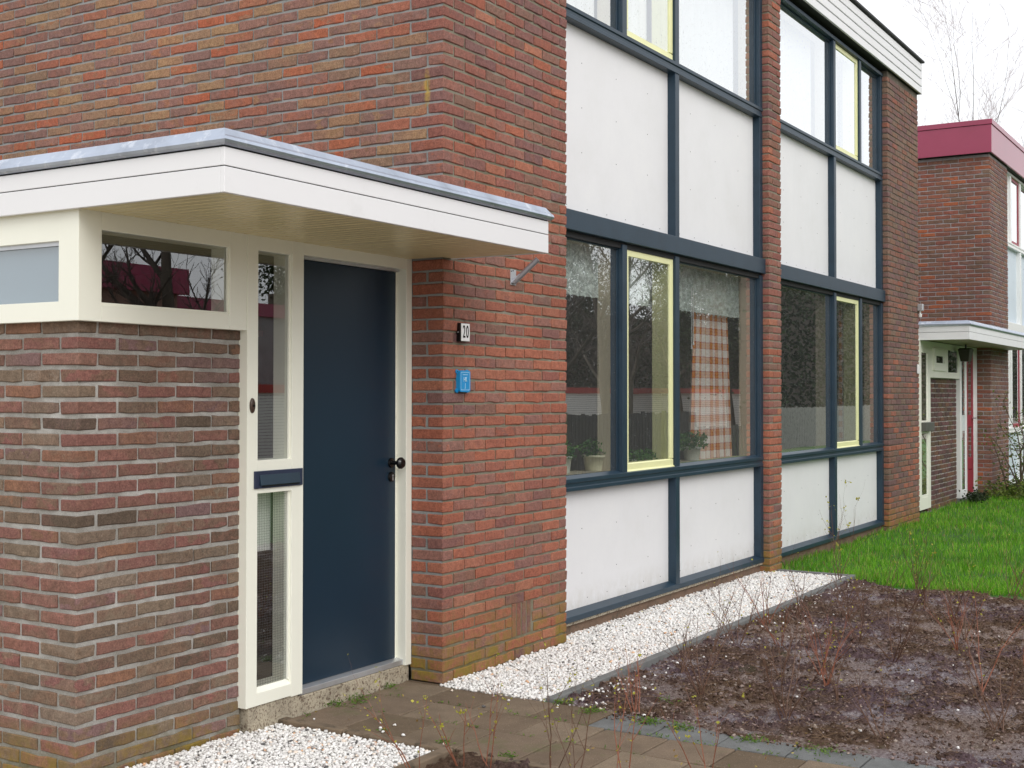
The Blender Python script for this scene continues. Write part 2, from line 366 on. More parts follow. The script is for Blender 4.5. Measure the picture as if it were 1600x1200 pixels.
_bank = {}
def bank(kind, mat, k=14):
    key = (kind, mat.name)
    if key not in _bank:
        if kind == 'full': _bank[key] = [brick_face_mesh(BL, 100+i, mat) for i in range(k)]
        elif kind == 'half': _bank[key] = [brick_face_mesh(BW, 300+i, mat) for i in range(k)]
        else: _bank[key] = [brick_box_mesh(kind[0], kind[1], 500+i, mat) for i in range(k)]
    return _bank[key]

class Wall:
    """collects brick placements (mesh, matrix, centre); later the nearest become objects, the rest one stuff part"""
    def __init__(s): s.items = []
    def face(s, mat, plane, side, a0, a1, z, wallobj):
        """brick on a face. side 'f': plane y=const facing -y, a along x.  side 'l': plane x=const facing -x, a along y"""
        L = a1-a0
        if L < 0.03: return
        kind = 'full' if L > 0.15 else 'half'; base = BL if kind == 'full' else BW
        me = random.choice(bank(kind, mat)); c = (a0+a1)/2; zc = z+BH/2
        out = max(-0.0022, min(0.0018, random.gauss(0, 0.001))); tl = random.gauss(0, 0.004); fl = random.random() < 0.5
        sc = Matrix.Diagonal((L/base, 1, 1 if not fl else 1, 1))
        if side == 'f': m = Matrix.Translation((c, plane+out, zc))@Matrix.Rotation(tl, 4, 'Y')@sc
        else: m = Matrix.Translation((plane+out, c, zc))@Matrix.Rotation(-math.pi/2, 4, 'Z')@Matrix.Rotation(tl, 4, 'Y')@sc
        s.items.append((me, m, Vector(m.translation), wallobj))
    def box(s, mat, x0, x1, y0, y1, z, wallobj):
        L, W = x1-x0, y1-y0; key = (round(L, 3), round(W, 3))
        me = random.choice(bank(key, mat, 5))
        m = Matrix.Translation((x0+random.gauss(0, 0.0008), y0+random.gauss(0, 0.0008), z+BH/2))@Matrix.Rotation(random.gauss(0, 0.003), 4, 'Y')
        s.items.append((me, m, Vector((x0+L/2, y0+W/2, z)), wallobj))
    def finish(s, house, limit, prefer=None):
        items = sorted(s.items, key=lambda t: (t[2]-CAM).length if prefer is None else prefer(t[2]))
        near, rest = items[:limit], items[limit:]
        for me, m, c, wo_ in near:
            o = bpy.data.objects.new('brick', me); COL.objects.link(o); attach(o, wo_)
            o.matrix_basis = m if False else Matrix.Identity(4)
            o.location, o.rotation_euler, o.scale = m.to_translation(), m.to_euler(), m.to_scale()
        if rest:
            V = []; F = []; MI = []; off = 0; cache = {}; mats = []
            for me, m, c, wo_ in rest:
                if me.name not in cache:
                    a = np.empty(len(me.vertices)*3); me.vertices.foreach_get('co', a)
                    cache[me.name] = (a.reshape(-1, 3), [tuple(p.vertices) for p in me.polygons])
                    if me.materials[0] not in mats: mats.append(me.materials[0])
                a, fs = cache[me.name]; mm = np.array(m)
                V.append(a@mm[:3, :3].T+mm[:3, 3]); F += [tuple(i+off for i in f) for f in fs]; MI += [mats.index(me.materials[0])]*len(fs); off += len(a)
            me = bpy.data.meshes.new('bricks'); me.from_pydata(np.vstack(V).tolist(), [], F)
            for m in mats: me.materials.append(m)
            me.polygons.foreach_set('material_index', MI); me.update()
            o = bpy.data.objects.new('bricks', me); COL.objects.link(o); attach(o, house); o['kind'] = 'stuff'

def seen(z, y=0): return True
def run(a0, a1, first, gap=0.0107):
    """brick spans along a length, first brick of length FIRST"""
    out = []; a = a0; L = first
    while a < a1-0.02:
        b = min(a+L, a1)
        if a1-b < 0.035: b = a1
        out.append((a, b)); a = b+gap; L = BL
    return out

# ------------------------------------------------------------------ main house
house = thing('terraced_house', 'two storey brick terraced house with navy frames, white panels and white slatted roof edge', 'house', (3.0, 0.3, 0))
HX1 = 10.31; ZTOP = 4.99
W = Wall()
MREC = 0.0062
end_wall = MB().box(MREC, 0.12, 0.2, 6.0, 2.2, ZTOP).box(MREC, 0.12, 0.002+MREC, 0.2, 0.0, ZTOP).build('wall', MAT['mortar_end'], house)
front_wall = MB().box(0.12, 1.379-MREC, MREC, 0.115, -0.1, ZTOP).box(MREC, 0.12, MREC, 0.009, -0.1, ZTOP).build('wall', MAT['mortar_front'], house)
PX0, PX1 = 5.057, 5.362
pier_wall = MB().box(PX0+MREC, PX1-MREC, MREC, 0.115, -0.1, ZTOP).build('wall', MAT['mortar_front'], house)
EX0 = 8.93
far_wall = MB().box(EX0+MREC, HX1-MREC, MREC, 0.115, -0.1, ZTOP).box(HX1-0.12, HX1-MREC, 0.115, 4.0, -0.1, ZTOP).build('wall', MAT['mortar_far'], house)
nrows = int(ZTOP/CO)
VENT = (0.722, 0.945, 2, 5)      # x0, x1, first row, row past the top
for n in range(0, nrows):
    z = n*CO; odd = n % 2
    mb = MAT['brick_end']
    pick = lambda lo=2.2, hi=3.4: MAT['brick_high'] if random.random() < max(0.12, min(0.92, (z-lo)/(hi-lo))) else MAT['brick_front']
    # corner brick at x=0,y=0
    if odd: W.box(pick(), 0, BL, 0, BW, z, front_wall)
    else: W.box(pick(), 0, BW, 0, BL if z > 2.15 else 0.195, z, end_wall)
    # left face continues (reveal below the canopy, whole wall above)
    if z < 2.15:
        if odd: W.face(pick(), 0, 'l', BW+0.0107, 0.2, z, end_wall)
    else:
        for a, b in run((BW if odd else BL)+0.0107, 5.6, BL): W.face(mb, 0, 'l', a, b, z, end_wall)
    # front face
    spans = run((BL if odd else BW)+0.0107, 1.379, BL)
    for i, (a, b) in enumerate(spans):
        if VENT[2] <= n < VENT[3]:
            if a < VENT[0] < b or a < VENT[1] < b or (a >= VENT[0] and b <= VENT[1]):
                if a < VENT[0]-0.03: W.face(pick(), 0, 'f', a, VENT[0]-0.01, z, front_wall)
                if b > VENT[1]+0.03: W.face(pick(), 0, 'f', VENT[1]+0.01, b, z, front_wall)
                continue
        if i == len(spans)-1: W.box(pick(), a, b, 0, BW, z, front_wall)
        else: W.face(pick(), 0, 'f', a, b, z, front_wall)
    # pier
    if odd: W.box(pick(0.6, 3.2), PX0, PX0+BL, 0, BW, z, pier_wall); W.box(pick(0.6, 3.2), PX0+BL+0.0107, PX1, 0, BW, z, pier_wall)
    else: W.box(pick(0.6, 3.2), PX0, PX0+BW-0.01, 0, BW, z, pier_wall); W.box(pick(0.6, 3.2), PX0+BW+0.001, PX1, 0, BW, z, pier_wall)
    # end pier
    sp = run(EX0, HX1, BL if odd else BW)
    for i, (a, b) in enumerate(sp):
        me_ = MAT['brick_far'] if random.random() < min(0.95, 0.3+z*0.32) else pick()
        if i in (0, len(sp)-1): W.box(me_, a, b, 0, BW, z, far_wall)
        else: W.face(me_, 0, 'f', a, b, z, far_wall)
# four upright vent bricks low in the front wall
for i in range(4):
    x0 = VENT[0]+i*0.0575
    MB().box(x0, x0+0.044, 0.001+0.002*(i % 2), 0.03, 0.127, 0.312).build('vent_brick', MAT['brick_high'], front_wall, 0.004)

# roof edge
fascia = MB().box(0.0, HX1+0.03, -0.02, 0.3, 5.0, 5.36).box(0.0, HX1+0.0, 0.3, 6.0, 5.0, 5.3).build('roof', MAT['dark_joint_shade'], house)
for k in range(4):
    z0 = 4.995+k*0.0905
    MB().prof([(-0.02, z0), (-0.041, z0), (-0.041, z0+0.074), (-0.03, z0+0.084), (-0.02, z0+0.084)], -0.03, HX1+0.042).build('roof_edge_board', MAT['white_board'], fascia, 0.002)
    bx('roof_edge_board', MAT['white_board'], fascia, HX1+0.0302, HX1+0.046, -0.039, 5.9, z0, z0+0.083)
    MB().prof([(-0.03, z0), (-0.05, z0), (-0.05, z0+0.074), (-0.04, z0+0.084), (-0.03, z0+0.084)], -0.02, 6.0, 'y').build('roof_edge_board', MAT['white_board'], fascia, 0.002)
MB().box(-0.07, HX1+0.07, -0.066, 6.0, 5.3615, 5.384).build('roof_trim', MAT['roofing'], fascia, 0.003)

# --- window bay builder
def sill_profile(y, z):
    """stepped sill rail, y = plane of the frame front, z = underside"""
    return [(y+0.06, z), (y-0.006, z+0.0), (y-0.006, z+0.022), (y-0.001, z+0.026), (y-0.001, z+0.048), (y-0.010, z+0.052), (y-0.010, z+0.076), (y+0.05, z+0.094), (y+0.06, z+0.094)]
def bay(owner, x0, x1, posts, panel_split, sash, M_frame, M_sash, M_panel, Y=0.055, dz=0.0, hidden_left=True, blank=None):
    """posts: x-ranges of full height posts; posts[0] left jamb, posts[-1] right jamb; sash: index of the opening field"""
    GY, PY = Y+0.045, Y+0.06
    zr0, zr1 = 0.088+dz, 0.143+dz
    Zs = [('low', zr1, 0.887+dz), ('win', 0.975+dz, 2.455+dz), ('mid', 2.61+dz, 3.797+dz), ('top', 3.885+dz, 4.925+dz)]
    # full frame pieces
    MB().prof([(Y+0.07, zr0), (Y-0.005, zr0), (Y-0.005, zr0+0.034), (Y+0.055, zr1), (Y+0.07, zr1)], x0, x1).build('bottom_rail', M_frame, owner, 0.002)
    for kind, z0, z1 in Zs:
        ps = posts if kind in ('win', 'top') else [posts[0], panel_split, posts[-1]]
        for (a, b) in ps:
            MB().box(a, b, Y, Y+0.075 if kind not in ('win', 'top') else Y+0.09, z0-0.02, z1+0.02).build('mullion', M_frame, owner, 0.003)
        for i in range(len(ps)-1):
            a, b = ps[i][1], ps[i+1][0]
            if kind in ('low', 'mid'):
                p = MB().box(a-0.004, b+0.004, PY, PY+0.012, z0, z1).build('facade_panel', M_panel, owner)
                sc = MB(); nx = 3 if b-a > 1.2 else 2; rows = [z1-0.06, (z0+z1)/2+0.12, (z0+z1)/2-0.16] if kind == 'low' else [z0+(z1-z0)*q for q in (0.82, 0.58, 0.34)]
                ex = [a+(b-a)*(q+0.5)/6 for q in range(6)]
                for xx in ex: sc.tube((xx, PY-0.0015, z0+0.05), (xx, PY+0.004, z0+0.05), 0.0032, n=6)
                for zz in rows[(1 if kind == 'low' else 0):]:
                    for q in range(nx): xx = a+(b-a)*(q+0.7)/(nx+0.4); sc.tube((xx, PY-0.0015, zz), (xx, PY+0.004, zz), 0.0032, n=6)
                sc.build('screws', MAT['dark_joint_shade'], p)
            else:
                if i == sash:
                    st = 0.058; zz0, zz1 = z0-0.028, z1
                    s_ = MB().box(a+0.004, a+st, Y+0.018, Y+0.085, zz0+0.0785, zz1).box(b-st, b-0.004, Y+0.018, Y+0.085, zz0+0.0785, zz1)
                    s_.box(a+st, b-st, Y+0.0185, Y+0.0845, zz1-0.046, zz1)
                    s_.prof([(Y+0.085, zz0), (Y+0.006, zz0), (Y+0.004, zz0+0.02), (Y+0.018, zz0+0.03), (Y+0.018, zz0+0.07), (Y+0.03, zz0+0.078), (Y+0.085, zz0+0.078)], a+0.004, b-0.004)
                    so_ = s_.build('casement', M_sash, owner, 0.002)
                    bx('pane', MAT['glass'], so_, a+st-0.001, b-st+0.001, Y+0.027, Y+0.03, zz0+0.077, zz1-0.045)
                    bx('reveal', M_sash if M_sash else MAT['beige'], so_, b-st-0.002, b-st+0.03, GY+0.041, GY+0.11, zz0+0.05, zz1-0.03)
                else:
                    bead = MB().box(a, a+0.014, GY-0.012, GY-0.001, z0, z1).box(b-0.014, b, GY-0.012, GY-0.001, z0, z1).box(a+0.014, b-0.014, GY-0.012, GY-0.001, z1-0.014, z1)
                    win = bead.build('window', M_frame, owner)
                    bx('pane', MAT['glass'], win, a, b, GY, GY+0.005, z0-0.005, z1)
                    so_ = win
                # inner beige reveal boards
                rv = MB().box(b, b+0.02, GY+0.046, GY+0.14, z0-0.03, z1+0.03).box(a-0.02, a, GY+0.046, GY+0.14, z0-0.03, z1+0.03).box(a, b, GY+0.0465, GY+0.1395, z1-0.0, z1+0.02).box(a, b, GY+0.0465, GY+0.30, z0-0.03, z0-0.006)
                rv.build('inner_reveal', MAT['beige'], so_)
    # sills, band, head
    MB().prof(sill_profile(Y, 0.887+dz), x0, x1-0.02).build('sill', M_frame, owner, 0.0012)
    MB().prof(sill_profile(Y, 3.797+dz), x0, x1-0.02).build('sill', M_frame, owner, 0.0012)
    MB().box(x0, x1-0.003, Y-0.025, Y+0.06, 2.488+dz, 2.612+dz).build('cross_beam', M_frame, owner, 0.003)
    MB().box(x0, x1, Y+0.012, Y+0.09, 2.45+dz, 2.486+dz).build('window_head', MAT['dark_joint_shade'] if M_frame is MAT['navy'] else M_frame, owner)  # navy bays: dark colour stands in for the drip shadow under the beam
    MB().box(x0, x1-0.01, Y-0.012, Y+0.09, 4.928+dz, 4.962+dz).box(x0, x1, Y+0.02, Y+0.09, 4.9625+dz, 4.992+dz).build('window_head', M_frame, owner, 0.002)
    return GY
YB = 0.055
bay(house, 1.379, PX0, [(1.379, 1.452), (2.292, 2.365), (3.188, 3.262), (4.988, 5.057)], (3.188, 3.262), 1, MAT['navy'], MAT['yellow'], MAT['panel_white'], YB)
bay(house, PX1, EX0, [(PX1, 5.43), (7.12, 7.19), (8.03, 8.10), (8.862, EX0)], (7.12, 7.19), 1, MAT['navy'], MAT['yellow'], MAT['panel_white'], YB, -0.006)
MB().box(1.379, PX0, 0.085, 0.3, -0.12, 0.0875).box(PX1, EX0, 0.085, 0.3, -0.12, 0.0815).build('plinth', MAT['plinth'], house)
MB().box(1.379, PX0-0.003, 0.062, 0.0845, 0.068, 0.0872).build('mortar_ledge', MAT['concrete_wash'], house)

# rooms behind the windows
rm = MB()
for (x0, x1) in ((1.3, 5.2), (5.25, 10.2)):
    for (z0, z1) in ((0.05, 2.52), (2.62, 4.97)):
        rm.add([(x0, 0.24, z0), (x1, 0.24, z0), (x1, 4.2, z0), (x0, 4.2, z0)], [(0, 1, 2, 3)])
        rm.add([(x0, 0.24, z1), (x1, 0.24, z1), (x1, 4.2, z1), (x0, 4.2, z1)], [(0, 3, 2, 1)])
        rm.add([(x0, 4.2, z0), (x1, 4.2, z0), (x1, 4.2, z1), (x0, 4.2, z1)], [(0, 1, 2, 3)])
        rm.add([(x0, 0.24, z0), (x0, 4.2, z0), (x0, 4.2, z1), (x0, 0.24, z1)], [(0, 1, 2, 3)])
        rm.add([(x1, 0.24, z0), (x1, 4.2, z0), (x1, 4.2, z1), (x1, 0.24, z1)], [(0, 3, 2, 1)])
rm.build('room_shell', MAT['room'], house)
# inner side walls between frame and room so that no daylight leaks in
lk = MB()
for z0, z1 in ((0.03, 0.86), (2.55, 3.78)): lk.box(1.3, 10.2, 0.20, 0.235, z0, z1)
lk.box(1.25, 1.38, 0.12, 0.24, 0, 4.95).box(PX0, PX1, 0.12, 0.24, 0, 4.95).box(EX0, 10.2, 0.12, 0.24, 0, 4.95)
lk.build('inner_wall', MAT['room'], house)
MB().box(0.12, HX1, 5.9, 6.0, 0, 5).box(0.12, 10.2, 0.31, 5.9, 4.985, 4.995).build('back_wall', MAT['mortar_end'], house)

W.finish(house, 300, prefer=lambda c: (c-CAM).length + (40 if (c.x < 1.5 and (c.z > 4.05 + 0.0*c.y or (c.y > 0.3 and c.z < 2.45))) or c.y > 3.7 else 0))

# ------------------------------------------------------------------ curtains, valances, pot plants
def lace_mat():
    n = NT('lace')
    v = n.n('ShaderNodeTexVoronoi'); v.inputs['Scale'].default_value = 24; v.feature = 'DISTANCE_TO_EDGE'; n.t.links.new(n.pos(), v.inputs['Vector'])
    a = n.ramp(v.outputs['Distance'], [(0.0, 0.95), (0.05, 0.85), (0.09, 0.35)])
    nz = n.ramp(n.noise(18, 3, 0.6), [(0.45, 0.1), (0.6, 1.0)])
    f = n.math('MAXIMUM', n.math('MULTIPLY', a, 0.62), n.math('MULTIPLY', nz, 0.8))
    f = n.math('ADD', n.math('MULTIPLY', f, 0.62), 0.40, clamp=True)
    d = n.n('ShaderNodeBsdfDiffuse'); d.inputs[0].default_value = S(240, 252, 246)
    tl = n.n('ShaderNodeBsdfTranslucent'); tl.inputs[0].default_value = S(220, 236, 228)
    m0 = n.n('ShaderNodeMixShader'); m0.inputs[0].default_value = 0.12; n.t.links.new(d.outputs[0], m0.inputs[1]); n.t.links.new(tl.outputs[0], m0.inputs[2])
    t = n.n('ShaderNodeBsdfTransparent'); m = n.n('ShaderNodeMixShader')
    n.t.links.new(f, m.inputs[0]); n.t.links.new(t.outputs[0], m.inputs[1]); n.t.links.new(m0.outputs[0], m.inputs[2]); n.t.links.new(m.outputs[0], n.out.inputs[0])
    return n.m
def sheer_mat():
    n = NT('sheer_net')
    d = n.n('ShaderNodeBsdfDiffuse'); d.inputs[0].default_value = S(250, 250, 250)
    t = n.n('ShaderNodeBsdfTransparent'); m = n.n('ShaderNodeMixShader'); m.inputs[0].default_value = 0.9
    n.t.links.new(t.outputs[0], m.inputs[1]); n.t.links.new(d.outputs[0], m.inputs[2]); n.t.links.new(m.outputs[0], n.out.inputs[0])
    return n.m
def plaid_mat():
    n = NT('plaid_cloth')
    uv = n.n('ShaderNodeUVMap'); sp = n.n('ShaderNodeSeparateXYZ'); n.t.links.new(uv.outputs[0], sp.inputs[0])
    def bands(s_):
        f = n.math('FRACT', s_)
        return n.ramp(f, [(0.0, S(252, 248, 242)), (0.46, S(190, 66, 52)), (0.53, S(226, 150, 74)), (0.68, S(204, 96, 60)), (0.73, S(226, 150, 74)), (0.90, S(190, 66, 52)), (0.95, S(252, 248, 242))], 'CONSTANT')
    c = n.mix(0.5, bands(n.math('MULTIPLY', sp.outputs[0], 6.4)), bands(n.math('MULTIPLY', sp.outputs[1], 8.6)))
    d = n.n('ShaderNodeBsdfDiffuse'); n.t.links.new(c, d.inputs[0])
    tl = n.n('ShaderNodeBsdfTranslucent'); n.t.links.new(c, tl.inputs[0])
    m = n.n('ShaderNodeMixShader'); m.inputs[0].default_value = 0.1
    n.t.links.new(d.outputs[0], m.inputs[1]); n.t.links.new(tl.outputs[0], m.inputs[2]); n.t.links.new(m.outputs[0], n.out.inputs[0])
    return n.m
LACE, SHEER, PLAID = lace_mat(), sheer_mat(), plaid_mat()
def drape(name, mat, x0, x1, y, z0, z1, pleats, amp, pinch=0.0, scallop=0.0, parent=None, nz=14, jit=0.0):
    nx = pleats*8; vs = []; fs = []; uvs = []
    for j in range(nz+1):
        t = j/nz
        for i in range(nx+1):
            u = i/nx; z = z1+(z0-z1)*t
            if j == nz and scallop: z += scallop*abs(math.sin(u*pleats*math.pi))
            wd = 1-pinch*(1-t)
            x = x0+(x1-x0)*(0.5+(u-0.5)*wd)
            ph = u*pleats*2*math.pi+0.6*math.sin(u*9+jit)
            vs.append((x, y+amp*math.sin(ph)*(0.5+0.5*t), z)); uvs.append((u*(x1-x0)*2.2, t*(z1-z0)))
    for j in range(nz):
        for i in range(nx): a = j*(nx+1)+i; fs.append((a, a+1, a+nx+2, a+nx+1))
    me = bpy.data.meshes.new(name); me.from_pydata(vs, [], fs); me.materials.append(mat)
    ul = me.uv_layers.new(name='UVMap'); li = np.empty(len(me.loops), dtype=np.int32); me.loops.foreach_get('vertex_index', li)
    ul.data.foreach_set('uv', np.array(uvs)[li].ravel()); me.polygons.foreach_set('use_smooth', [True]*len(me.polygons)); me.update()
    o = bpy.data.objects.new(name, me); COL.objects.link(o); return attach(o, parent)
g = 'lace valances across the tops of the ground floor windows'
tag(drape('lace_valance', LACE, 1.46, 2.40, 0.232, 2.105, 2.47, 9, 0.014, scallop=0.02), 'pale lace valance with floral motif in the window nearest the brick corner', 'valance', g)
tag(drape('lace_valance', LACE, 2.42, 3.34, 0.234, 2.095, 2.47, 8, 0.014, scallop=0.02), 'pale lace valance behind the lower yellow framed casement above the pot of herbs', 'valance', g)
tag(drape('lace_valance', LACE, 3.36, 4.96, 0.232, 2.10, 2.47, 17, 0.014, scallop=0.02), 'wide pale lace valance hanging in front of the plaid curtain', 'valance', g)
tag(drape('plaid_curtain', PLAID, 4.06, 4.94, 0.30, 0.955, 2.42, 6, 0.034, pinch=0.22, nz=30), 'orange and white plaid curtain hanging at the right end of the wide ground floor window', 'curtain')
tag(drape('plaid_curtain', PLAID, 8.15, 8.84, 0.31, 0.955, 2.42, 6, 0.02, nz=20), 'plaid curtain seen dimly in the narrow far ground floor window', 'curtain')
g = 'white net curtains behind the upper windows'
for a, b, l in ((1.46, 2.26, 'white net curtain in the upper window nearest the brick corner'), (2.42, 3.12, 'white net curtain behind the upper yellow casement left of the brick pier'), (3.30, 4.90, 'wide white net curtain in the upper window just left of the brick pier'),
                (5.45, 7.05, 'wide white net curtain in the upper window just right of the brick pier'), (7.27, 7.93, 'white net curtain behind the upper yellow casement under the slatted roof edge'), (8.14, 8.80, 'narrow white net curtain in the farthest upper window with navy frame')):
    tag(drape('net_curtain', SHEER, a-0.05, b+0.02, 0.262, 3.86, 4.94, max(4, int((b-a)*9)), 0.012, jit=a), l, 'curtain', g)

LEAFM = {}
def leaf_mat(name, c0, c1, tr=0.35):
    n = NT(name); g_ = n.n('ShaderNodeNewGeometry')
    c = n.mix(g_.outputs['Random Per Island'], c0, c1)
    d = n.bsdf(c, 0.55, finish=False, spec=0.3); tl = n.n('ShaderNodeBsdfTranslucent'); n.t.links.new(c, tl.inputs[0])
    m = n.n('ShaderNodeMixShader'); m.inputs[0].default_value = tr; n.t.links.new(d, m.inputs[1]); n.t.links.new(tl.outputs[0], m.inputs[2]); n.t.links.new(m.outputs[0], n.out.inputs[0])
    LEAFM[name] = n.m; return n.m
HERB = leaf_mat('herb_leaf', S(40, 92, 44), S(110, 156, 76))
YLEAF = leaf_mat('young_leaf', S(150, 150, 50), S(196, 190, 84))
GLEAF = leaf_mat('shrub_leaf', S(58, 78, 34), S(120, 136, 56))
EVER = leaf_mat('evergreen_leaf', S(24, 36, 18), S(52, 68, 34), 0.15)
def add_leaf(mb, p, size, r=random, wid=0.6):
    d = Vector((r.gauss(0, 1), r.gauss(0, 1), r.gauss(0, 0.6)+0.2)).normalized(); s_ = d.cross(Vector((r.gauss(0, 1), r.gauss(0, 1), r.gauss(0, 1)))).normalized()
    n_ = d.cross(s_)*0.12*size; p = Vector(p)
    mb.add([p, p+d*size*0.45+s_*size*wid*0.5-n_, p+d*size, p+d*size*0.45-s_*size*wid*0.5-n_], [(0, 1, 2, 3)])
def potplant(x, y, z, rr, h, spread, nl, label, potmat, tub=True):
    t = thing('potted_plant', label, 'pot plant', (x, y, z), 'plants on the window sill')
    ph = 0.105
    mb = MB(); n_ = 20; pr = [(rr*0.8, 0), (rr*0.98, ph*0.86), (rr*1.08, ph*0.86), (rr*1.08, ph), (rr*0.95, ph), (rr*0.9, ph*0.9), (0.0, ph*0.9)]
    vs = [(x+q[0]*math.cos(2*math.pi*k/n_), y+q[0]*math.sin(2*math.pi*k/n_), z+q[1]) for q in pr for k in range(n_)]
    mb.add(vs, [(j*n_+k, j*n_+(k+1) % n_, (j+1)*n_+(k+1) % n_, (j+1)*n_+k) for j in range(len(pr)-1) for k in range(n_)])
    mb.build('pot', potmat, t, smooth=True)
    st = MB(); lf = MB(); r = random.Random(int(x*100))
    for k in range(16):
        a = r.random()*6.28; q = r.random(); tip = (x+math.cos(a)*spread*q, y+math.sin(a)*spread*q*0.6, z+ph+h*(0.5+0.5*r.random())*(1-0.3*q))
        st.path([(x+math.cos(a)*0.02, y+math.sin(a)*0.02, z+ph*0.9), ((x+tip[0])/2, (y+tip[1])/2, z+ph+(tip[2]-z-ph)*0.6), tip], [0.0016, 0.0013, 0.0008], 4)
    for k in range(nl):
        a = r.random()*6.28; q = r.random()**0.5
        add_leaf(lf, (x+math.cos(a)*spread*q, y+math.sin(a)*spread*q*0.6, z+ph*0.9+h*r.random()*(1-0.4*q)), 0.022+0.018*r.random(), r)
    st.build('stems', HERB, t); o = lf.build('leaves', HERB, t)
MAT['pot_cream'] = simple('cream_pot', S(226, 224, 196), 0.5, 0.02)
MAT['pot_white'] = simple('white_pot', S(206, 210, 200), 0.5, 0.02)
ZS = 0.971
potplant(2.33, 0.27, ZS, 0.088, 0.14, 0.15, 260, 'leafy herb in a cream pot behind the window nearest the brick corner', MAT['pot_cream'])
potplant(1.98, 0.34, ZS, 0.06, 0.12, 0.13, 220, 'light green trailing plant left of the cream pot on the sill', MAT['pot_white'])
potplant(2.86, 0.27, ZS-0.05, 0.06, 0.09, 0.27, 420, 'low green plant behind the lower yellow casement', MAT['pot_white'])
potplant(3.62, 0.28, ZS, 0.075, 0.15, 0.17, 300, 'bright green plant in a white pot beside the navy mullion', MAT['pot_white'])
potplant(4.02, 0.27, ZS, 0.07, 0.15, 0.17, 330, 'bushy green plant standing in front of the plaid curtain', MAT['pot_white'])
def cords(x, y, z1, z0, label):
    t = thing('blind_cord', label, 'cord', (x, y, z0))
    for k, dx in enumerate((0, 0.035)):
        mb = MB().tube((x+dx, y, z0+0.03*k), (x+dx+0.004, y, z1), 0.0034, n=5); mb.build('string', MAT['white_enamel'], t)
        MB().tube((x+dx, y, z0-0.03+0.03*k), (x+dx, y, z0+0.03*k), 0.009, 0.005, n=8).build('toggle', MAT['white_enamel'], t)
cords(3.86, 0.205, 2.3, 1.86, 'pair of white pull cords left of the plaid curtain')
cords(5.74, 0.22, 2.3, 1.80, 'pair of white pull cords in the dark window right of the brick pier')

# ------------------------------------------------------------------ entrance porch
porch = thing('entrance_porch', 'cream framed brick entrance porch with a navy front door and flat white canopy', 'porch', (-1.2, 0.25, 0))
KX, KY, FY, FX = -2.230, 0.235, 0.195, -2.266
PW = Wall()
low_wall = MB().box(KX+0.0065, -1.29, KY+0.0065, 0.36, -0.08, 1.775).box(KX+0.0065, -2.1, 0.36, 5.5, -0.08, 1.775).build('wall', MAT['mortar_porch'], porch)
m = 0
zt = 1.7145
while zt-m*CO > -0.08:
    z = zt-m*CO; st = m % 2 == 1; mp = MAT['brick_porch']
    if st: PW.box(mp, KX, KX+BL, KY, KY+BW, z, low_wall)
    else: PW.box(mp, KX, KX+BW, KY, KY+BL, z, low_wall)
    for a, b in run(KX+(BL if st else BW)+0.0107, -1.288, BL): PW.face(mp, KY, 'f', a, b, z, low_wall)
    for a, b in run(KY+(BW if st else BL)+0.0107, 2.2, BL): PW.face(mp, KX, 'l', a, b, z, low_wall)
    m += 1
PW.items = [(me, Matrix.Translation((0, 0, 0))@mm@Matrix.Diagonal((0.992, 1, 0.90, 1)), c, wo_) for me, mm, c, wo_ in PW.items]
PW.finish(porch, 300)

# transom band and frames (cream)
TR = []
def frame_piece(name, *b, parent=porch, bevel=0.002, mat=None): return bx(name, mat or MAT['cream'], parent, *b, bevel=bevel)
tw = MB()          # front transom frame: x -2.266..-1.30, z 1.760..2.18, opening x -2.15..-1.41, z 1.826..2.115
tw.box(FX, -2.150, FY, FY+0.11, 1.760, 2.1885).box(-1.412, -1.301, FY, FY+0.11, 1.760, 2.1885).box(-2.150, -1.412, FY+0.0005, FY+0.1095, 1.760, 1.826).box(-2.150, -1.412, FY+0.0005, FY+0.1095, 2.115, 2.1885)
tw = tw.build('transom_window', MAT['cream'], porch, 0.002)
bx('pane', MAT['glass_clean'], tw, -2.152, -1.41, FY+0.018, FY+0.023, 1.824, 2.117)
MB().box(-2.150, -2.142, FY+0.008, FY+0.017, 1.826, 2.115).box(-1.420, -1.412, FY+0.008, FY+0.017, 1.826, 2.115).box(-2.142, -1.42, FY+0.008, FY+0.017, 1.826, 1.835).build('glazing_bead', MAT['cream'], tw)
ts = MB()          # side transom, facing -x
SY0, SY1 = 0.303, 1.75
ts.box(FX, FX+0.11, FY+0.1105, SY0, 1.760, 2.1885).box(FX+0.0005, FX+0.1095, SY0, SY1, 1.760, 1.835).box(FX+0.0005, FX+0.1095, SY0, SY1, 2.068, 2.1885).box(FX, FX+0.11, SY1, 5.0, 1.760, 2.1885)
ts = ts.build('transom_window', MAT['cream'], porch, 0.002)
MAT['blue_blind'] = simple('blue_grey_blind', S(128, 146, 160), 0.6, 0.04, 1.5, 20, 0.03)
bx('pane', MAT['glass_clean'], ts, FX+0.03, FX+0.035, SY0-0.001, SY1+0.001, 1.834, 2.07)
bx('blind', MAT['blue_blind'], ts, FX+0.05, FX+0.054, SY0-0.001, SY1+0.001, 1.834, 2.07)
bx('glazing_bead', MAT['alu'], ts, FX+0.018, FX+0.029, SY0, SY1, 2.052, 2.068)

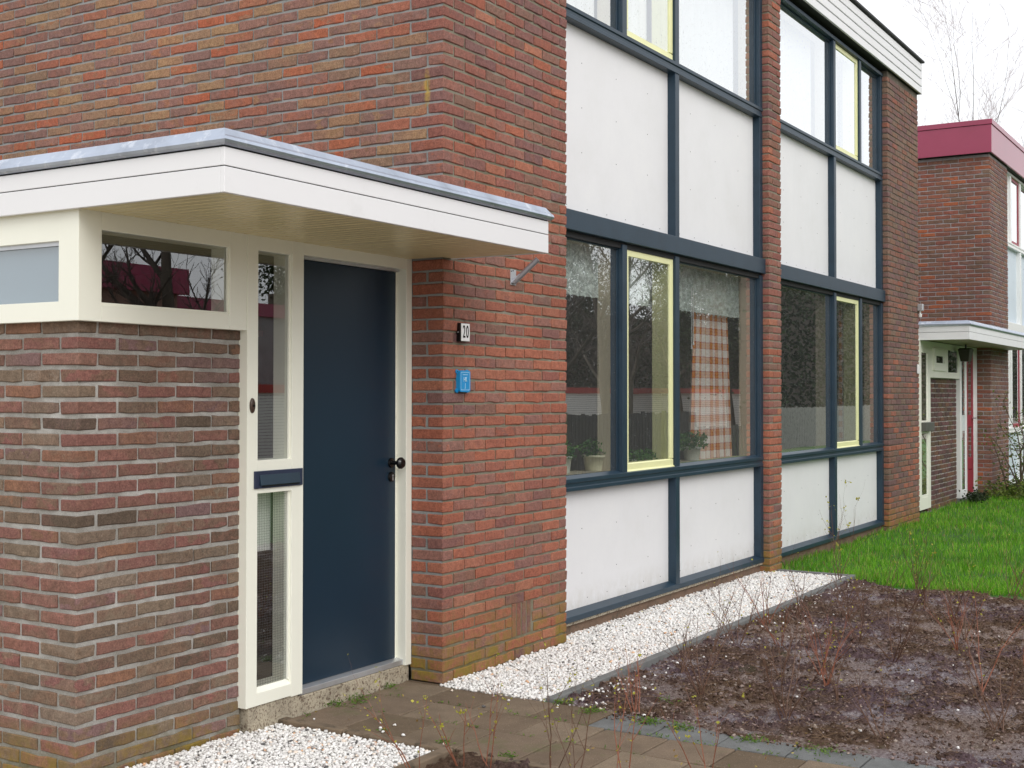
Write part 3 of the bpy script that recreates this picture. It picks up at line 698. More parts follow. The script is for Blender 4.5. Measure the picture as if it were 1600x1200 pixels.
# side light left of the door
sidel = MB().box(-1.300, -1.228, FY-0.003, FY+0.11, 0.103, 2.1885).box(-0.988, -0.905, FY-0.003, FY+0.11, 0.098, 2.1885)
sidel.box(-1.228, -0.988, FY-0.0025, FY+0.1095, 2.12, 2.1885).box(-1.228, -0.988, FY-0.0025, FY+0.1095, 1.04, 1.186)
sidel.prof([(FY+0.11, 0.103), (FY-0.0025, 0.103), (FY-0.0025, 0.158), (FY+0.022, 0.180), (FY+0.11, 0.180)], -1.228, -0.988)
sidel = sidel.build('side_light', MAT['cream'], porch, 0.0015)
for nm, z0, z1 in (('pane', 1.184, 2.122), ('pane', 0.176, 1.042)): bx(nm, MAT['glass_clean'], sidel, -1.229, -0.987, FY+0.020, FY+0.025, z0, z1)
b_ = MB()
for z0, z1 in ((1.186, 2.12), (0.180, 1.04)): b_.box(-0.997, -0.988, FY+0.010, FY+0.019, z0, z1).box(-1.228, -1.219, FY+0.010, FY+0.019, z0, z1)
b_.build('glazing_bead', MAT['cream'], sidel)
wm = MB()
for i in range(21):
    x = -1.222+i*0.0115
    if x < -0.992: wm.box(x-0.00045, x+0.00045, FY+0.028, FY+0.0288, 0.18, 1.04)
for j in range(75):
    z = 0.186+j*0.0115
    if z < 1.04: wm.box(-1.226, -0.99, FY+0.0289, FY+0.0297, z-0.00045, z+0.00045)
wm.build('wire_mesh', MAT['edging'], sidel)['kind'] = 'stuff'
bx('blind', MAT['white_enamel'], sidel, -1.24, -0.98, FY+0.13, FY+0.134, 0.76, 1.05)
bx('shelf', simple('orange_wood', S(150, 88, 50), 0.5, 0.1), sidel, -1.24, -0.6, FY+0.5, FY+0.8, 1.77, 1.80)
# hallway behind
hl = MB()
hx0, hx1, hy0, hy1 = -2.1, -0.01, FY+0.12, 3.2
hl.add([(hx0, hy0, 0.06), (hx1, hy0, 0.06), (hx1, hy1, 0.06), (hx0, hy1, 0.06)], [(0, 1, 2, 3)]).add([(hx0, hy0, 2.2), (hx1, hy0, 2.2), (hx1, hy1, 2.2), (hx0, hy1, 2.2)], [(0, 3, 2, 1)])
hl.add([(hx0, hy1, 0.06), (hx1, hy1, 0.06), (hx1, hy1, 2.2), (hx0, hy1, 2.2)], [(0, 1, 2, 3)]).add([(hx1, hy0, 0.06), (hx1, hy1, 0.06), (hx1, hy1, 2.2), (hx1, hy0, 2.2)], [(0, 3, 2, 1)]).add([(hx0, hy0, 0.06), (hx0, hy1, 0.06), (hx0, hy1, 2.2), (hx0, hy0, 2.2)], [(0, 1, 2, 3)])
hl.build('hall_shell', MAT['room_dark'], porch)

# door frame, door
df = MB().box(-0.055, -0.003, FY-0.003, FY+0.11, 0.082, 2.1885).box(-0.905, -0.055, FY-0.0025, FY+0.1095, 2.128, 2.1885)
df.box(-0.055-0.018, -0.055, FY+0.055, FY+0.11, 0.09, 2.128)
df = df.build('door_frame', MAT['cream'], porch, 0.002)
bx('head_strip', MAT['alu'], df, -0.905, -0.0735, FY+0.030, FY+0.048, 2.114, 2.1275)
door = bx('door', MAT['navy_door'], porch, -0.903, -0.0745, FY+0.050, FY+0.092, 0.119, 2.1135, bevel=0.003)
MB().prof([(FY+0.10, 0.086), (FY+0.012, 0.086), (FY+0.012, 0.112), (FY+0.05, 0.118), (FY+0.10, 0.118)], -0.905, -0.056).build('threshold', MAT['alu'], porch, 0.0015)
# handle: rose + knob + lock rosette
DY = FY+0.050; hxx, hz = -0.118, 1.128
kn = MB().tube((hxx, DY-0.0005, hz), (hxx, DY-0.012, hz), 0.026, 0.024, 20).tube((hxx, DY-0.012, hz), (hxx, DY-0.052, hz), 0.0105, 0.010, 14)
prf = [(0.012, -0.046), (0.024, -0.050), (0.030, -0.058), (0.030, -0.068), (0.022, -0.078), (0.0, -0.081)]
vs = [(hxx+q*math.cos(2*math.pi*k/22), DY+yy, hz+q*math.sin(2*math.pi*k/22)) for q, yy in prf for k in range(22)]
kn.add(vs, [(j*22+k, j*22+(k+1) % 22, (j+1)*22+(k+1) % 22, (j+1)*22+k) for j in range(5) for k in range(22)])
kn.build('handle', MAT['black'], door, smooth=False)
lk_ = MB().tube((hxx, DY-0.0005, hz-0.072), (hxx, DY-0.013, hz-0.072), 0.0265, 0.0235, 20).build('lock', MAT['black'], door)
MB().tube((hxx, DY-0.0128, hz-0.066), (hxx, DY-0.0150, hz-0.066), 0.0055, n=12).box(hxx-0.0032, hxx+0.0032, DY-0.0150, DY-0.0128, hz-0.090, hz-0.066).build('keyhole', MAT['alu'], door)
# mail slot
ms = MB().box(-1.255, -0.918, FY-0.012, FY-0.0031, 1.062, 1.140).build('mail_slot', simple('slate_blue_metal', S(52, 60, 84), 0.35, 0.08, 20, 40, 0.1, metallic=0.3), porch, 0.002)
MB().prof([(FY-0.013, 1.078), (FY-0.020, 1.074), (FY-0.022, 1.078), (FY-0.014, 1.122), (FY-0.0125, 1.122)], -1.225, -0.945).build('flap', MAT['navy'], ms, 0.001)
bx('slot', MAT['black'], ms, -1.21, -0.955, FY-0.0215, FY-0.0128, 1.071, 1.0755)
# plinth of washed concrete under the door
MB().box(-1.272, -0.925, FY+0.006, 0.4, -0.05, 0.102).box(-0.925, -0.002, FY+0.012, 0.4, -0.05, 0.0845).build('door_plinth', MAT['concrete_wash'], porch, 0.006)

# doorbell
db = MB(); n_ = 16
vs = []
for q, yy in ((1.0, 0.0), (0.95, -0.006), (0.7, -0.010), (0.0, -0.0105)):
    for k in range(n_): vs.append((-1.268+q*0.017*math.cos(2*math.pi*k/n_), FY-0.0032+yy, 1.43+q*0.034*math.sin(2*math.pi*k/n_)))
db.add(vs, [(j*n_+k, j*n_+(k+1) % n_, (j+1)*n_+(k+1) % n_, (j+1)*n_+k) for j in range(3) for k in range(n_)])
db = tag(db.build('doorbell', simple('brown_bakelite', S(66, 46, 36), 0.35, 0.08)), 'small brown oval doorbell on the cream post left of the door', 'doorbell')
MB().tube((-1.268, FY-0.0130, 1.43), (-1.268, FY-0.0175, 1.43), 0.006, 0.0055, 12).build('button', MAT['black'], db)

# --- canopy
CYF, CXL, CXR = -0.567, -2.2994, 0.078
canopy = MB().box(CXL+0.02, CXR-0.02, CYF+0.02, 0.19, 2.2, 2.36).box(CXL+0.02, -0.012, 0.19, 5.4, 2.2, 2.36).build('canopy', MAT['roofing'], porch)
for z0, z1 in ((2.180, 2.2705), (2.2740, 2.338)):
    MB().box(CXL, CXR, CYF, CYF+0.018, z0, z1).build('fascia_board', MAT['white_board'], canopy, 0.002)
    MB().box(CXL, CXL+0.018, CYF+0.0182, 5.4, z0, z1).build('fascia_board', MAT['white_board'], canopy, 0.002)
    MB().box(CXR-0.018, CXR, CYF+0.0182, -0.006, z0, z1).build('fascia_board', MAT['white_board'], canopy, 0.002)
bx('fascia_joint_shade', MAT['dark_joint_shade'], canopy, CXL+0.004, CXR-0.004, CYF+0.004, CYF+0.017, 2.2706, 2.2739)
bx('fascia_joint_shade', MAT['dark_joint_shade'], canopy, CXL+0.004, CXL+0.017, CYF+0.018, 5.3, 2.2706, 2.2739)
MB().box(CXL+0.006, CXR-0.006, CYF+0.006, CYF+0.0175, 2.3385, 2.356).box(CXL+0.006, CXL+0.0175, CYF+0.018, 5.3, 2.3385, 2.356).build('fascia_joint_shade', MAT['dark_joint_shade'], canopy)  # dark strip painted in as the shadow below the zinc edge
# zinc roof edge: swept profile round three sides (mitred)
pz = [(0.0, 2.343), (-0.010, 2.343), (-0.018, 2.350), (-0.0215, 2.360), (-0.018, 2.371), (-0.009, 2.379), (0.010, 2.405), (0.03, 2.409), (0.06, 2.395), (0.06, 2.36), (0.0, 2.36)]
fl = MB(); n_ = len(pz); vs = []
for (o, z) in pz: vs.append((CXL+o, 5.4, z))
for (o, z) in pz: vs.append((CXL+o, CYF+o, z))
for (o, z) in pz: vs.append((CXR-o, CYF+o, z))
for (o, z) in pz: vs.append((CXR-o, -0.008, z))
fl.add(vs, [(j*n_+k, (j+1)*n_+k, (j+1)*n_+(k+1) % n_, j*n_+(k+1) % n_) for j in range(3) for k in range(n_)])
fl.build('zinc_flashing', MAT['zinc'], canopy)
ld = MB().prof([(-0.004, 2.395), (-0.009, 2.395), (-0.06, 2.43), (-0.004, 2.455)], 0.0, 5.3, 'y')
ld.build('lead_strip', MAT['zinc'], canopy)
# soffit planks, running away from the front board
k = 0; x = CXL+0.019
while x < CXR-0.02:
    x1 = min(x+0.0575, CXR-0.0185)
    yb = FY-0.0005 if x > -2.27 else 5.3
    if x1 > 0.0: yb = -0.008
    zz = 2.1835+random.gauss(0, 0.0004)
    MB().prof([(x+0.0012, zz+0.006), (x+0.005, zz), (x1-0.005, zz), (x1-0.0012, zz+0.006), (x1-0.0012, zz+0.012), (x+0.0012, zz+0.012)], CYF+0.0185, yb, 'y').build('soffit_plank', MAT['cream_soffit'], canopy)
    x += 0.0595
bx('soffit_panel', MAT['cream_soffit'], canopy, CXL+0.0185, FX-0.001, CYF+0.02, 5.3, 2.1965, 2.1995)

# ------------------------------------------------------------------ things on the wall
np_ = thing('house_number', 'small white enamel house number plate reading 20 on the red brick wall', 'number plate', (0.172, 0, 1.80))
bx('side', MAT['black'], np_, 0.128, 0.218, -0.024, 0.001, 1.757, 1.853, bevel=0.002)
pl = bx('plate', MAT['white_enamel'], np_, 0.132, 0.216, -0.028, -0.0242, 1.759, 1.851, bevel=0.003)
def text(name, body, x, y, z, size, mat, parent, sx=1.0, ext=0.0006, align='CENTER', bold=0.0):
    cu = bpy.data.curves.new(name, 'FONT'); cu.body = body; cu.size = size; cu.align_x = align; cu.align_y = 'CENTER'; cu.extrude = ext; cu.offset = bold
    cu.materials.append(mat)
    t = bpy.data.objects.new(name, cu); COL.objects.link(t)
    t.location = (x, y, z); t.rotation_euler = (math.pi/2, 0, 0); t.scale = (sx, 1, 1)
    bpy.context.view_layer.update()
    me = bpy.data.meshes.new_from_object(t.evaluated_get(bpy.context.evaluated_depsgraph_get()))
    me.transform(t.matrix_world)
    o = bpy.data.objects.new(name, me); COL.objects.link(o); bpy.data.objects.remove(t)
    return attach(o, parent)
text('numeral', '2', 0.157, -0.0290, 1.805, 0.092, MAT['black'], pl, 0.56, bold=0.0005)
text('numeral', '0', 0.190, -0.0290, 1.805, 0.092, MAT['black'], pl, 0.56, bold=0.0005)
MB().tube((0.128, -0.012, 1.805), (0.120, -0.012, 1.805), 0.003, n=8).tube((0.218, -0.02, 1.805), (0.226, -0.02, 1.805), 0.003, n=8).build('screws', MAT['alu'], np_)

bp_ = thing('blue_plaque', 'bright blue enamel plaque with a white line monogram below the number plate', 'plaque', (0.17, 0, 1.55))
bb = MB()
def rrect(x0, x1, z0, z1, r, n=5):
    pts = []
    for cx_, cz_, a0 in ((x1-r, z1-r, 0), (x0+r, z1-r, 90), (x0+r, z0+r, 180), (x1-r, z0+r, 270)):
        for k in range(n+1): a = RAD(a0+90*k/n); pts.append((cx_+r*math.cos(a), cz_+r*math.sin(a)))
    return pts
def plate(mb, pts, y0, y1):
    n = len(pts); return mb.add([(p[0], y0, p[1]) for p in pts]+[(p[0], y1, p[1]) for p in pts], [tuple(range(n))[::-1], tuple(range(n, 2*n))]+[(i, (i+1) % n, n+(i+1) % n, n+i) for i in range(n)])
plate(bb, rrect(0.124, 0.228, 1.494, 1.606, 0.014), -0.024, 0.001)
for cx_, cz_ in ((0.124, 1.600), (0.226, 1.600), (0.124, 1.500), (0.226, 1.500)): bb.tube((cx_, -0.008, cz_), (cx_, 0.001, cz_), 0.011, n=12)
body = bb.build('plate', MAT['blue_enamel'], bp_)
ln = MB()
o_, i_ = rrect(0.133, 0.219, 1.503, 1.597, 0.007), rrect(0.1350, 0.2170, 1.505, 1.595, 0.006); n_ = len(o_)
ln.add([(p[0], -0.0246, p[1]) for p in o_]+[(p[0], -0.0246, p[1]) for p in i_], [(k, (k+1) % n_, n_+(k+1) % n_, n_+k) for k in range(n_)])
for k in range(9): ln.box(0.152+k*0.0056, 0.1555+k*0.0056, -0.0250, -0.0242, 1.5815, 1.5850)
ln.build('border_line', MAT['line_white'], body)
text('letter', 'H', 0.168, -0.0246, 1.558, 0.036, MAT['line_white'], body, 0.75)
text('letter', 'K', 0.186, -0.0246, 1.558, 0.036, MAT['line_white'], body, 0.75)
text('letter', 'J', 0.176, -0.0246, 1.527, 0.032, MAT['line_white'], body, 0.8)
MB().tube((0.124, -0.0095, 1.600), (0.124, -0.008, 1.600), 0.004, n=8).tube((0.226, -0.0095, 1.5995), (0.226, -0.008, 1.5995), 0.004, n=8).tube((0.226, -0.0095, 1.500), (0.226, -0.008, 1.500), 0.004, n=8).build('screws', MAT['dark_joint_shade'], bp_)

fh = thing('flagpole_holder', 'galvanised steel flagpole holder with an open angled tube on the brick wall', 'flagpole holder', (0.72, 0, 2.14))
bx('base_plate', MAT['alu'], fh, 0.690, 0.752, -0.005, 0.0, 2.092, 2.178, bevel=0.001)
p0, p1 = Vector((0.722, -0.004, 2.105)), Vector((0.752, -0.142, 2.232)); ax = (p1-p0).normalized(); q = ax.to_track_quat('Z', 'Y')
tb = MB(); vs = []; n_ = 20
for p, r in ((p0, 0.0155), (p1, 0.0155), (p1, 0.0132), (p0+ax*0.02, 0.0132)):
    for k in range(n_): vs.append(p+q@Vector((r*math.cos(2*math.pi*k/n_), r*math.sin(2*math.pi*k/n_), 0)))
tb.add(vs, [(j*n_+k, j*n_+(k+1) % n_, (j+1)*n_+(k+1) % n_, (j+1)*n_+k) for j in range(3) for k in range(n_)])
tb.build('tube', MAT['steel'], fh, smooth=False)
sc = MB()
for xx, zz in ((0.697, 2.168), (0.716, 2.172), (0.745, 2.100), (0.700, 2.101)): sc.tube((xx, -0.0075, zz), (xx, -0.005, zz), 0.0035, n=8)
sc.build('screws', MAT['dark_joint_shade'], fh)

# ------------------------------------------------------------------ neighbouring block (red roof edge)
NX = 14.67
nb = thing('neighbouring_house', 'brown brick house with wine red roof edge, white frames and pale blue panels', 'house', (NX+2, 0.3, 0))
NW = Wall(); NTOP = 4.965
n_end = MB().box(NX+0.006, NX+0.12, 0.006, 6.0, -0.1, NTOP).build('wall', MAT['mortar_next'], nb)
n_front = MB().box(NX+0.12, NX+1.42, 0.006, 0.115, -0.1, NTOP).build('wall', MAT['mortar_next'], nb)
for n in range(int(NTOP/CO)):
    z = n*CO; odd = n % 2; mb = MAT['brick_next']; mfar = MAT['brick_far']
    if odd: NW.box(mfar, NX, NX+BL, 0, BW, z, n_front)
    else: NW.box(mb, NX, NX+BW, 0, BL, z, n_end)
    for a, b in run((BW if odd else BL)+0.0107, 3.2, BL): NW.face(mb, NX, 'l', a, b, z, n_end)
    for a, b in run(NX+(BL if odd else BW)+0.0107, NX+1.42, BL): NW.face(mfar, 0, 'f', a, b, z, n_front)
NW.finish(nb, 300, prefer=lambda c: (abs(c.y-0.5) if c.z > 2.4 else 5)+(0 if c.x < NX+0.05 else 3))
nr = MB().box(NX-0.08, NX+12, -0.02, 6.0, 4.98, 5.4).build('roof', MAT['roofing'], nb)
bx('roof_edge_board', MAT['magenta'], nr, NX-0.10, NX-0.081, -0.045, 6.0, 4.972, 5.372, bevel=0.003)
bx('roof_edge_board', MAT['magenta'], nr, NX-0.0805, NX+12, -0.045, -0.021, 4.972, 5.372, bevel=0.003)
MB().box(NX-0.112, NX+12, -0.057, 6.0, 5.376, 5.45).build('roof_trim', MAT['magenta'], nr, 0.004)
bay(nb, NX+1.42, NX+6, [(NX+1.42, NX+1.48), (NX+1.98, NX+2.10), (NX+2.86, NX+2.98), (NX+5.9, NX+6.0)], (NX+2.86, NX+2.98), 1, MAT['white_paint'], MAT['wine'], MAT['pale_blue'], YB, 0.0)
MB().box(NX+1.42, NX+6, 0.09, 0.3, -0.1, 0.087).box(NX+6.0, NX+12, 0.0, 0.3, -0.1, 4.97).box(NX+1.3, NX+6.1, 2.0, 2.1, 0, 4.97).box(NX+1.3, NX+6, 0.21, 2.0, 2.52, 2.60).build('back_wall', MAT['room'], nb)
MB().box(NX+0.12, NX+12, 5.9, 6.0, -0.1, 4.97).build('back_wall', MAT['mortar_next'], nb)

np2 = thing('neighbouring_porch', 'shared porch of the far houses with plum brick, small windows and a pale canopy', 'porch', (12.6, 0.3, 0))
PQ = Wall()
w2 = MB().box(11.762, 13.495, 0.242, 0.36, -0.1, 1.70).build('wall', MAT['mortar_porch'], np2)
for n in range(27):
    z = n*CO+0.01
    for a, b in run(11.76, 13.50, BL if n % 2 else BW): PQ.face(MAT['brick_plum'], 0.235, 'f', a, b, z, w2)
PQ.finish(np2, 300)
def rectframe(name, mat, parent, x0, x1, z0, z1, t, y0, y1, bevel=0.002):
    return MB().box(x0, x0+t, y0, y1, z0, z1).box(x1-t, x1, y0, y1, z0, z1).box(x0+t, x1-t, y0, y1, z0, z0+t).box(x0+t, x1-t, y0, y1, z1-t, z1).build(name, mat, parent, bevel)
# cream side light of the hidden door, with letter box
s1 = rectframe('side_light', MAT['cream'], np2, 11.12, 11.755, 0.06, 2.155, 0.15, 0.19, 0.29)
bx('mid_rail', MAT['cream'], s1, 11.27, 11.605, 0.195, 0.285, 1.00, 1.16)
bx('mid_rail', MAT['cream'], s1, 11.27, 11.605, 0.195, 0.285, 0.21, 0.24)
bx('pane', MAT['glass_clean'], s1, 11.27, 11.605, 0.20, 0.205, 0.2, 2.01)
bx('back', MAT['beige'], s1, 11.27, 11.605, 0.225, 0.23, 0.2, 2.01)
bx('letter_box', simple('grey_letter_box', S(84, 84, 80), 0.5), s1, 11.25, 11.70, 0.13, 0.189, 1.03, 1.14, bevel=0.006)
bx('panel_frame', MAT['cream'], np2, 10.32, 11.119, 0.20, 0.28, 0.0, 2.155)
# transom windows: cream opening one and fixed one
t1 = rectframe('transom_window', MAT['cream'], np2, 11.76, 12.70, 1.70, 2.155, 0.12, 0.19, 0.30)
s2 = rectframe('casement', MAT['cream'], t1, 11.88, 12.58, 1.79, 2.08, 0.10, 0.165, 0.21)
bx('pane', MAT['glass_clean'], s2, 11.98, 12.48, 0.18, 0.185, 1.88, 1.99)
bx('vent_screen', MAT['dark_joint_shade'], t1, 11.88, 12.58, 0.215, 0.22, 1.82, 2.035)
t2 = rectframe('transom_window', MAT['cream'], np2, 12.701, 13.50, 1.70, 2.155, 0.08, 0.19, 0.30)
bx('pane', MAT['glass_clean'], t2, 12.78, 13.42, 0.20, 0.205, 1.78, 2.08)
bx('back', MAT['room_dark'], t2, 12.78, 13.42, 0.29, 0.295, 1.78, 2.08)
# white side light, red door, white jamb
s3 = rectframe('side_light', MAT['white_paint'], np2, 13.501, 13.95, 0.06, 2.155, 0.11, 0.185, 0.29)
bx('mid_rail', MAT['white_paint'], s3, 13.611, 13.84, 0.19, 0.285, 0.98, 1.2)
bx('pane', MAT['glass_clean'], s3, 13.61, 13.84, 0.190, 0.195, 0.16, 2.05)
bx('back', MAT['pale_blue'], s3, 13.61, 13.84, 0.196, 0.20, 0.16, 2.05)
MB().box(14.40, NX-0.003, 0.185, 0.29, 0.06, 2.155).box(13.95, 14.40, 0.1855, 0.29, 2.08, 2.155).build('door_frame', MAT['white_paint'], np2, 0.002)
rd = rectframe('door', MAT['wine'], np2, 13.952, 14.398, 0.10, 2.078, 0.09, 0.187, 0.235)
for z0, z1 in ((0.19, 0.42), (0.43, 0.60), (1.03, 1.20)): bx('panel', MAT['wine'], rd, 14.042, 14.308, 0.190, 0.225, z0, z1, bevel=0.008)
bx('pane', MAT['glass_clean'], rd, 14.042, 14.308, 0.193, 0.197, 0.60, 1.99)
MB().tube((14.35, 0.19, 1.15), (14.35, 0.15, 1.15), 0.012, n=10).tube((14.35, 0.15, 1.15), (14.24, 0.15, 1.15), 0.012, n=10).build('handle', MAT['alu'], rd)
bx('hall_back', MAT['room_dark'], np2, 11.0, NX, 0.5, 0.52, 0, 2.2)
bx('threshold', MAT['edging'], np2, 13.5, NX-0.002, 0.10, 0.24, -0.02, 0.06)
# canopy
CA, CB, CF = 11.2, 16.0, -0.385
c2 = MB().box(CA+0.02, CB, CF+0.02, 0.0, 2.175, 2.33).box(CA+0.02, NX-0.01, 0.0, 3.0, 2.175, 2.33).build('canopy', MAT['roofing'], np2)
for z0, z1 in ((2.152, 2.242), (2.246, 2.335)):
    bx('fascia_board', MAT['white_board'], c2, CA, CB, CF, CF+0.018, z0, z1, bevel=0.002)
    bx('fascia_board', MAT['white_board'], c2, CA, CA+0.018, CF+0.0182, 3.0, z0, z1, bevel=0.002)
fl = MB(); vs = []; n_ = len(pz)
for A, B in ((0, 3.0), (1, 0), (2, 0)):
    for (o, z) in pz:
        z -= 0.025
        vs.append((CA+o, 3.0, z) if A == 0 else ((CA+o, CF+o, z) if A == 1 else (CB, CF+o, z)))
fl.add(vs, [(j*n_+k, (j+1)*n_+k, (j+1)*n_+(k+1) % n_, j*n_+(k+1) % n_) for j in range(2) for k in range(n_)]).build('zinc_flashing', MAT['zinc'], c2)
bx('soffit', simple('olive_soffit', S(150, 142, 104), 0.5, 0.05), c2, CA+0.019, CB, CF+0.019, 0.18, 2.160, 2.172)  # far soffit in one even olive colour
# small things by the far wall
ln_ = thing('hanging_lantern', 'dark tapered lantern hanging under the far pale canopy by the red door', 'lantern', (13.2, 0.05, 2.0))
pts = [(0.10, 1.93), (0.15, 2.09), (0.12, 2.11)]
lb = MB(); vs = [(13.2+sx*r_*0.9, 0.05+sy*r_*0.5, z) for r_, z in pts for sx, sy in ((-1, -1), (1, -1), (1, 1), (-1, 1))]
lb.add(vs, [(j*4+k, j*4+(k+1) % 4, (j+1)*4+(k+1) % 4, (j+1)*4+k) for j in range(2) for k in range(4)]+[(3, 2, 1, 0), (8, 9, 10, 11)]).build('shade', simple('dark_olive_metal', S(40, 38, 22), 0.5), ln_)
MB().tube((13.2, 0.05, 2.105), (13.2, 0.05, 2.16), 0.012, n=8).build('stem', MAT['black'], ln_)
sl_ = thing('wall_lamp', 'small pale grey lamp mounted high at the far end of the brick wall', 'lamp', (10.27, -0.02, 2.49))
MB().prof([(10.235, -0.06), (10.305, -0.06), (10.32, -0.03), (10.32, -0.0), (10.235, 0.0)], 2.455, 2.535, 'z').build('housing', MAT['alu'], sl_, 0.006)
MB().tube((10.29, -0.02, 2.455), (10.29, -0.02, 2.42), 0.010, n=8).tube((10.29, -0.02, 2.42), (10.29, -0.02, 2.385), 0.022, 0.018, 10).build('bracket', MAT['white_enamel'], sl_)
hn = thing('house_number', 'narrow white number plate seen edge on at the end of the far brick wall', 'number plate', (10.24, 0, 1.78))
bx('plate', MAT['white_enamel'], hn, 10.19, 10.29, -0.02, -0.003, 1.725, 1.832, bevel=0.002)
bx('side', MAT['black'], hn, 10.187, 10.295, -0.0028, 0.001, 1.722, 1.835)

# ------------------------------------------------------------------ ground
def sheet(name, mat, x0, x1, y0, y1, z, nx=1, ny=1, fn=None):
    vs = []; fs = []
    for j in range(ny+1):
        for i in range(nx+1):
            x = x0+(x1-x0)*i/nx; y = y0+(y1-y0)*j/ny; vs.append((x, y, z+(fn(x, y) if fn else 0)))
    for j in range(ny):
        for i in range(nx): a = j*(nx+1)+i; fs.append((a, a+1, a+nx+2, a+nx+1))
    me = bpy.data.meshes.new(name); me.from_pydata(vs, [], fs); me.materials.append(mat)
    if fn: me.polygons.foreach_set('use_smooth', [True]*len(fs))
    me.update(); o = bpy.data.objects.new(name, me); COL.objects.link(o); o['kind'] = 'structure'; return o
MAT['earth'] = simple('street_ground', S(156, 149, 136), 0.95, 0.15, 0.6)
sheet('ground', MAT['earth'], -300, 400, -300, 300, -0.10)
MAT['lawn'] = simple('lawn_soil', S(58, 98, 30), 0.95, 0.2, 3.0, 60, 0.5, 0.02)

def lawn_h(x, y): return 0.028*noise.noise(Vector((x*0.6, y*0.6, 3)))+0.012*noise.noise(Vector((x*2.2, y*2.2, 8)))+0.035*max(0, min(1, (x-5.2)/4))
def border(y): return 5.08 if y > -0.6 else 5.08-0.18*(-0.6-y)+0.05*math.sin(y*7)
sheet('lawn', MAT['lawn'], 4.4, 40, -12, 0.19, -0.03, 160, 60, lawn_h)

# soil bed with lumps
def lump_mask(x, y):
    q = 0.7*noise.noise(Vector((x*1.5, y*1.5, 5)))+0.8*noise.noise(Vector((x*4.3, y*4.3, 2)))+0.65*noise.noise(Vector((x*10, y*10, 7)))+0.4*noise.noise(Vector((x*23, y*23, 6)))
    return max(0.0, min(1.0, (q+0.34)*1.4))
def soil_h(x, y):
    m_ = lump_mask(x, y)
    r1 = 1-abs(noise.noise(Vector((x*16, y*16, 2)))*2.2); r2 = noise.noise(Vector((x*38, y*38, 9))); r3_ = noise.noise(Vector((x*80, y*80, 4)))
    return -0.014+0.018*noise.noise(Vector((x*1.1, y*1.1, 1)))+m_*(0.012+0.020*max(0, r1-0.2)+0.016*r2+0.007*r3_)+0.010*r2+0.006*r3_
def soil_mat():
    n = NT('garden_soil'); at = n.n('ShaderNodeAttribute'); at.attribute_name = 'lump'
    fine = n.noise(60, 8, 0.8); mid = n.noise(16, 6, 0.7); big = n.noise(1.3, 3, 0.5)
    sand = n.ramp(fine, [(0.32, S(96, 78, 70)), (0.5, S(142, 124, 116)), (0.66, S(190, 178, 172))])
    grey = n.ramp(fine, [(0.32, S(96, 86, 92)), (0.5, S(144, 136, 144)), (0.66, S(196, 192, 198))])
    sand = n.mix(n.ramp(big, [(0.42, 0.0), (0.62, 0.8)]), sand, grey)
    dark = n.ramp(fine, [(0.28, S(66, 50, 40)), (0.5, S(104, 84, 70)), (0.74, S(146, 124, 106))])
    dark2 = n.ramp(fine, [(0.28, S(68, 54, 60)), (0.5, S(108, 90, 98)), (0.74, S(150, 132, 142))])
    dark = n.mix(n.ramp(big, [(0.45, 0.0), (0.6, 0.85)]), dark, dark2)
    f = n.math('ADD', at.outputs['Fac'], n.math('MULTIPLY', n.math('SUBTRACT', mid, 0.5), 1.6))
    c = n.mix(n.ramp(f, [(0.15, 0.0), (0.55, 1.0)]), sand, dark)
    c = n.mix(n.ramp(n.noise(3.1, 4, 0.6), [(0.62, 0.0), (0.7, 0.5)]), c, S(84, 88, 50))
    sp = n.noise(170, 2, 0.6); c = n.mix(n.ramp(sp, [(0.70, 0.0), (0.74, 0.85)]), c, S(196, 188, 178))
    n.bsdf(c, 0.93, n.bump(n.math('ADD', fine, n.math('MULTIPLY', n.noise(130, 4, 0.8), 0.5)), 1.0, 0.02), spec=0.06); return n.m
MAT['soil'] = soil_mat()
def sm(t): t = max(0, min(1, t)); return t*t*(3-2*t)
def bed_h(x, y):
    h = soil_h(x, y)
    if x < -0.03:        # soil spilling over the slabs
        xe = -0.045-0.17*sm((-y-0.95)/0.7)+0.03*noise.noise(Vector((y*6, 0, 1)))
        t = sm((x-xe)/0.07)
        h = -0.045+(0.045+0.012+0.35*h)*t
    e = (x-(border(y)-0.05))/0.1
    return h-0.05*max(0, min(1, e))
def add_lump(o):
    me = o.data; a = me.attributes.new('lump', 'FLOAT', 'POINT'); a.data.foreach_set('value', [lump_mask(v.co.x, v.co.y) for v in me.vertices])
bed = sheet('soil_bed', MAT['soil'], -0.28, 2.6, -4.4, -0.664, -0.004, 240, 300, bed_h); add_lump(bed)
bed1 = sheet('soil_bed', MAT['soil'], 2.6, 5.16, -4.4, -0.664, -0.004, 180, 220, bed_h); add_lump(bed1)
bed2 = sheet('soil_bed', MAT['soil'], -2.6, -1.035, -3.6, -0.735, -0.008, 120, 200, soil_h); add_lump(bed2)

# lawn edge follows the bed: clip the blades with border()
def in_frame(x, y, z=0.0, mx=60):
    d = Vector((x, y, z))-CAM; zc = d.dot(f2)
    if zc < 0.5: return False
    u = CX+FPX*d.dot(r3)/zc; v = CY-FPX*d.dot(u3)/zc
    return -mx < u < 1600+mx and v < 1200+mx+40

